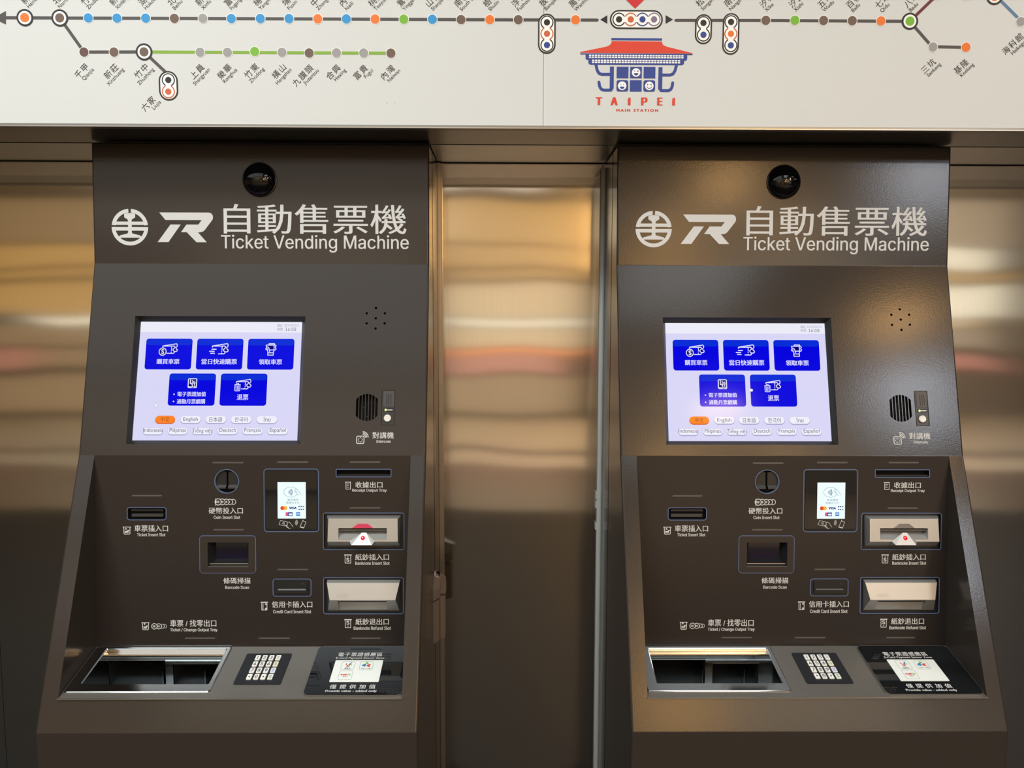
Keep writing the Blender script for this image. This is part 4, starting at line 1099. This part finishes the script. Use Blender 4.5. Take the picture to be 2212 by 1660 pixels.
DOWN = [
  ((-0.9093,2.1695), 'darkbrown', '千甲', 'Qianjia', 0),
  ((-0.8449,2.1699), 'brown', '新莊', 'Xinzhuang', 0),
  ((-0.6601,2.1706), 'grey', '上員', 'Shangyuan', 0),
  ((-0.6012,2.1707), 'grey', '榮華', 'Ronghua', 0),
  ((-0.5425,2.1727), 'green', '竹東', 'Zhudong', 0),
  ((-0.4839,2.1713), 'grey', '橫山', 'Hengshan', 0),
  ((-0.4253,2.1702), 'brown', '九讚頭', 'Jiuzantou', 0),
  ((-0.3664,2.1708), 'grey', '合興', 'Hexing', 0),
  ((-0.3077,2.1708), 'grey', '富貴', 'Fugui', 0),
  ((-0.2490,2.1708), 'brown', '內灣', 'Neiwan', 0),
  ((0.9274,2.1903), 'grey', '三坑', 'Sankeng', 0),
  ((0.9997,2.1901), 'orange', '基隆', 'Keelung', 0),
  ((1.1160,2.2445), 'grey', '海科館', 'Haikeguan', 0),
  ((-0.7803,2.1705), 'brown', '竹中', 'Zhuzhong', 1), ((-0.7676,2.1023), None, '六家', 'Liujia', 0)]

ANG = math.radians(44.5)
def name_of(p, zh, en, up):
    m = MB()
    sp = 1.22 if up or len(zh) < 3 else 1.22
    if up:
        m.line_text(SG, zh, (p[0]-6.5*px, p[1]+24.0*px), ANG, 16.5*px, 'map_ink', w2, spacing=sp)
        m.line_text(SG, en, (p[0]+1.5*px, p[1]+16.5*px), ANG, 11.0*px, 'map_ink', w2)
    else:
        m.line_text(SG, zh, (p[0]+8.5*px, p[1]-31.0*px), ANG, 16.5*px, 'map_ink', w2, spacing=1.22, align='end')
        m.line_text(SG, en, (p[0]+19.5*px, p[1]-35.5*px), ANG, 11.0*px, 'map_ink', w2, align='end')
    m.build('station_name', sign, origin=SO)
for p, col, zh, en, big in UP:
    if col: dot(p, col, big)
    name_of((p[0]+(8*px if zh == '新竹' else 0), p[1]+(2*px if big else 0)), zh, en, True)
for p, col, zh, en, big in DOWN:
    if col: dot(p, col, big)
    name_of(p, zh, en, False)
for p in ((0.9349,2.2979), (0.9953,2.2983)): dot(p, 'grey')
dot((1.0557,2.2967), 'orange', True)
# red diamond pin that points at the main station
m = MB()
a, b_, c_, d = (0.2779,2.2670), (0.3076,2.2950), (0.2770,2.3230), (0.2473,2.2946)
m.poly(SG, [a, b_, c_, d], 'map_pinred', w3); m.build('red_pin', sign, origin=SO)
# station emblem: hall with red roof and blue tiles
m = MB()
I = iconmap(SG, (0.1606,2.0503), (0.4043,2.2056), 119, 448, 1438, 1300)
BL = 'map_navy'; RD = 'map_red'; WH = 'map_pale'
m.poly(I, rect(482, 450, 1076, 476), BL, w2)
m.poly(I, [(486, 486), (1076, 486), (1080, 510), (1092, 528), (1130, 545), (1438, 618), (1438, 624), (119, 620), (119, 612), (430, 548), (465, 530), (480, 512)], RD, w2)
m.poly(I, rect(119, 628, 1438, 640), BL, w2)
m.poly(I, [(182, 640), (1376, 640), (1376, 690), (1362, 706), (1340, 706), (1340, 740), (1322, 758), (236, 758), (216, 740), (216, 702), (196, 702), (182, 688)], BL, w2)
for r0, n, x0, x1 in ((642, 33, 220, 1338), (700, 30, 256, 1300)):
    st = (x1-x0)/n
    for k in range(n):
        for dy in (0, 22): m.poly(I, rect(x0+k*st+2, r0+dy+1, x0+k*st+st-6, r0+dy+17), WH, w3)
m.stroke(I, [(305, 756), (318, 815), (340, 855), (372, 868), (470, 868)], 34, BL, w2); m.stroke(I, [(1252, 760), (1236, 822), (1214, 858), (1180, 872), (1090, 872)], 34, BL, w2)
m.poly(I, [(470, 778), (516, 778), (516, 1030), (500, 1055), (470, 1066)], BL, w2); m.poly(I, [(1042, 782), (1088, 782), (1088, 1066), (1060, 1055), (1042, 1035)], BL, w2)
m.stroke(I, [(342, 958), (350, 1005), (368, 1036), (395, 1050), (486, 1050)], 34, BL, w2); m.stroke(I, [(1212, 962), (1206, 1008), (1190, 1038), (1165, 1052), (1075, 1052)], 34, BL, w2)
for x in (550, 708, 867):
    m.poly(I, rect(x, 780, x+138, 912), BL, w2)
    m.poly(I, rrect(x, 934, x+138, 1066, 24 if x != 708 else 2), BL, w2)
def smile(x, y, kind):
    m.poly(I, circ(x, y, 50, 28), WH, w3)
    if kind == 0:
        m.poly(I, circ(x-18, y-16, 6, 10), BL, w4); m.stroke(I, [(x+28, y-24), (x+14, y-15), (x+28, y-8)], 6, BL, w4); m.poly(I, circ(x, y+8, 26, 14, 0, PI), BL, w4)
    elif kind == 1:
        m.poly(I, circ(x-15, y-16, 5, 10), BL, w4); m.poly(I, circ(x+17, y-16, 5, 10), BL, w4); m.poly(I, circ(x, y+10, 27, 14, 0, PI), BL, w4)
    else:
        m.stroke(I, [(x-28, y-24), (x-14, y-15), (x-28, y-8)], 6, BL, w4); m.stroke(I, [(x+28, y-24), (x+14, y-15), (x+28, y-8)], 6, BL, w4); m.stroke(I, circ(x, y+2, 28, 10, 0.3, PI-0.3), 7, BL, w4)
smile(778, 846, 0); smile(616, 1000, 1); smile(936, 1000, 2)
def J(x, y, z=0.0): return I(x, -y, z)
for s, x0, x1 in (('T', 306, 384), ('A', 482, 568), ('I', 690, 716), ('P', 842, 920), ('E', 1032, 1096), ('I', 1214, 1242)):
    if s == 'I': m.poly(I, [(x0-4, 1224), (x1+2, 1224), (x1+2, 1136), (x0+8, 1136), (x0-4, 1152)], RD, w2)
    else: m.text(J, s, (x0, -1224), (x1, -1134), RD, w2, bold=9)
m.text(J, 'MAIN STATION', (552, -1298), (1046, -1268), RD, w2, bold=2.5, spacing=1.45, font='bfont')
m.build('station_emblem', sign, origin=SO)
# small dark specks on the panel
m = MB()
for q in ((-0.2593,2.0654), (-0.2424,2.0659)): m.poly(SG, circ(q[0], q[1], 0.7*px, 8), 'map_ink', w1)
m.poly(SG, circ(((0.1016,2.0155))[0], ((0.1016,2.0155))[1], 1.2*px, 8), 'map_ring', w4)
m.build('ink_speck', sign, origin=SO)

# ------------------------------------------------------------------ the setting
def solid(name, x0, x1, y0, y1, z0, z1, m_, uv=None):
    mb = MB(); mb.box(x0, x1, y0, y1, z0, z1, m_)
    return struct(mb.build(name, None, origin=((x0+x1)/2, (y0+y1)/2, (z0+z1)/2), uv=uv))
WY = 2.05
# steel wall in sheets; the joints are narrow gaps
j0 = ((-1.4210,0.4684))[0]
edge = [-2.6, j0, ((-0.1781,1.3307))[0]-0.004, ((0.2606,1.3314))[0]+0.004, 2.4]
mb = MB()
mb.box(-6.0, j0-0.0006, WY, WY+0.02, 0, SB-0.003, 'wall_steel'); mb.box(j0+0.0006, -0.10, WY, WY+0.02, 0, SB-0.003, 'wall_steel')
mb.box(-0.10, 1.20, WY, WY+0.02, 0, SB-0.003, 'wall_steel'); mb.box(1.20, 6.0, WY, WY+0.02, 0, SB-0.003, 'wall_steel'); mb.box(-6.0, 6.0, WY+0.02, WY+0.03, 0, SB, 'seam_black')
mb.box(-6.0, 6.0, WY-0.0015, WY, SB-0.0055, SB-0.003, 'trim_steel')
struct(mb.build('wall_front', None, uv=(0, 2)))
# soffit over the machines, two strips with a joint
mb = MB()
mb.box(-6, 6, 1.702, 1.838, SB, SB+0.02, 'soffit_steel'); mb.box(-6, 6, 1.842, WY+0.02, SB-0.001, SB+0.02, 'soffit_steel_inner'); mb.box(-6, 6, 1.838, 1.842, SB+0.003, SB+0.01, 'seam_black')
struct(mb.build('ceiling_soffit', None, uv=(0, 1)))
solid('wall_fascia', -6, 6, 1.765, WY+0.02, SB+0.022, CEIL, 'map_pale')
# corner beads between wall and machines
xl = ((-0.1788,1.3307))[0]; xr = ((0.2613,1.3314))[0]
mb = MB(); mb.box(xl-0.0085, xl+0.0085, WY-0.010, WY-0.001, 0, SB-0.004, 'trim_steel'); mb.box(xl-0.003, xl+0.003, WY-0.014, WY-0.010, 0, SB-0.004, 'trim_steel')
mb.box(xl-0.016, xl-0.009, 1.86, WY-0.012, SB-0.012, SB-0.002, 'trim_steel')
struct(mb.build('trim_1', None))
mb = MB()
def RT(x, y, w=0.0): return (xr+x, WY-0.008+y, w)
mb.walls(RT, circ(0, 0, 0.0078, 14), 'sealant_grey', 0, SB-0.014)
mb.poly(RT, circ(0, 0, 0.0078, 14), 'sealant_grey', SB-0.014)
for z in (1.112, 1.086, 1.025):
    mb.box(xr-0.0115, xr-0.007, WY-0.011, WY-0.004, z-0.010, z+0.010, 'sealant_grey'); mb.box(xr+0.007, xr+0.0115, WY-0.011, WY-0.004, z-0.012, z+0.010, 'sealant_grey')
struct(mb.build('trim_2', None, smooth=40))
mb = MB(); mb.box(xr+0.010, xr+0.018, 1.86, WY-0.012, SB-0.012, SB-0.002, 'trim_steel'); struct(mb.build('trim_3', None))

# the station hall behind the camera: its floor, ceiling and far shop fronts are what the steel mirrors
noise_bump(mat('hall_floor', (0.012, 0.011, 0.010, 1), 0.5, 0, 0.15), 6, 0.0, rough_var=0.05, base_rough=0.55)
mat('hall_ceiling', (0.45, 0.40, 0.33, 1), 0.8)
mat('hall_wall', (0.35, 0.30, 0.24, 1), 0.7)
mat('hall_counter', (0.50, 0.44, 0.33, 1), 0.6)
mat('hall_dark', (0.05, 0.045, 0.04, 1), 0.7)
mat('hall_pink', (0.55, 0.28, 0.24, 1), 0.7)
noise_bump(mat('hall_floor_sheen', (0.50, 0.45, 0.36, 1), 0.22, 0, 0.5), 6, 0.0, rough_var=0.05, base_rough=0.22)
noise_bump(mat('hall_floor_sheen_mid', (0.085, 0.072, 0.06, 1), 0.22, 0, 0.5), 6, 0.0, rough_var=0.05, base_rough=0.22)
mb = MB()                                          # floor dark near, paler further out: distant sheen put into the colour
mb.box(-9, 9, -2.1, WY+0.02, -0.05, 0, 'hall_floor'); mb.box(-9, 9, -3.9, -2.1, -0.05, 0, 'hall_floor_sheen_mid')
mb.box(-9, 9, -4.6, -3.9, -0.05, 0, 'hall_floor_sheen'); mb.box(-9, 9, -5.0, -4.6, -0.05, 0, 'hall_floor_sheen_mid'); mb.box(-9, 9, -8.6, -5.0, -0.05, 0, 'hall_floor_sheen')
struct(mb.build('floor', None))
solid('ceiling', -9, 9, -8.6, 1.765, CEIL, CEIL+0.05, 'hall_ceiling')
solid('wall_left', -9.05, -9, -8.6, WY+0.02, 0, CEIL, 'hall_wall')
solid('wall_right', 9, 9.05, -8.6, WY+0.02, 0, CEIL, 'hall_dark')
solid('wall_back', -9, 9, -8.3, -8.2, 0, CEIL, 'hall_wall')
def glow(name, r, g, b, k): mat(name, (0.3, 0.3, 0.3, 1), 0.5, emit=rgb(r, g, b), strength=k)
glow('shop_gold', 232, 178, 96, 0.85); glow('shop_amber', 215, 160, 100, 0.75); glow('shop_white', 255, 244, 218, 1.45); glow('shop_beige', 225, 195, 150, 1.2)
glow('shop_orange', 255, 150, 80, 1.8); glow('shop_pink', 225, 140, 120, 0.9); glow('shop_dim', 200, 170, 125, 0.5)
wn = [0]
def band(x0, x1, z0, z1, m_, d=0.0):
    wn[0] += 1
    return solid('window_or_fill_%d' % wn[0], x0, x1, -8.19-d, -8.14+d, z0, z1, m_)
# lit shop fronts and added bezel fills, from the ceiling down
glow('bezel_fill_warm', 255, 196, 118, 13.0); glow('bezel_fill_right', 255, 236, 205, 4.6); glow('bezel_fill_left', 255, 235, 200, 2.6); glow('shop_neutral', 205, 180, 150, 0.8); glow('shop_tan', 200, 160, 108, 0.62)  # first three glows are unseen fronts, added to brighten the machines' bezels
for x0, x1, g in ((-8.7, -5.0, 'shop_tan'), (-4.8, -1.3, 'bezel_fill_left'), (-1.1, 1.2, 'shop_gold'), (1.75, 3.1, 'bezel_fill_warm'), (3.2, 5.9, 'bezel_fill_right'), (6.1, 8.25, 'shop_neutral')): band(x0, x1, 2.80, 3.46, g)
for x0, x1, g in ((-8.7, -5.4, 'shop_gold'), (-5.2, -1.3, 'shop_tan'), (-1.1, 1.22, 'shop_gold'), (1.75, 3.1, 'bezel_fill_warm'), (3.2, 5.9, 'bezel_fill_right'), (6.1, 7.9, 'shop_white')): band(x0, x1, 2.40, 2.74, g)
for x0, x1, g in ((-8.7, -1.2, 'shop_gold'), (-0.9, 3.0, 'shop_gold'), (5.0, 8.3, 'shop_gold')): band(x0, x1, 2.22, 2.34, g)
for x0, x1, g in ((-8.7, -5.0, 'shop_gold'), (-4.8, -1.2, 'shop_beige'), (-0.95, 1.9, 'shop_beige'), (5.0, 8.2, 'shop_white'), (2.1, 4.4, 'shop_tan')): band(x0, x1, 1.66, 2.14, g)
for x0, x1, g in ((-7.7, -2.0, 'shop_white'), (-0.95, 1.7, 'shop_white'), (3.6, 7.8, 'shop_beige')): band(x0, x1, 1.50, 1.62, g)
for x0, x1, g in ((-8.7, -1.2, 'shop_tan'), (-0.95, 1.6, 'shop_beige'), (5.0, 8.0, 'shop_neutral')): band(x0, x1, 1.16, 1.46, g)
band(-0.95, 1.4, 1.05, 1.11, 'shop_orange'); band(5.6, 8.0, 0.78, 1.02, 'shop_pink'); band(-0.95, 0.9, 0.72, 1.02, 'shop_pink'); band(-8.6, -7.8, 0.8, 1.1, 'shop_pink'); band(-7.7, -2.0, 0.8, 1.1, 'shop_tan')
band(-8.7, 3.4, 0.08, 0.66, 'shop_tan')
solid('column_1', 1.26, 1.70, -8.2, -7.8, 0, CEIL, 'hall_dark')
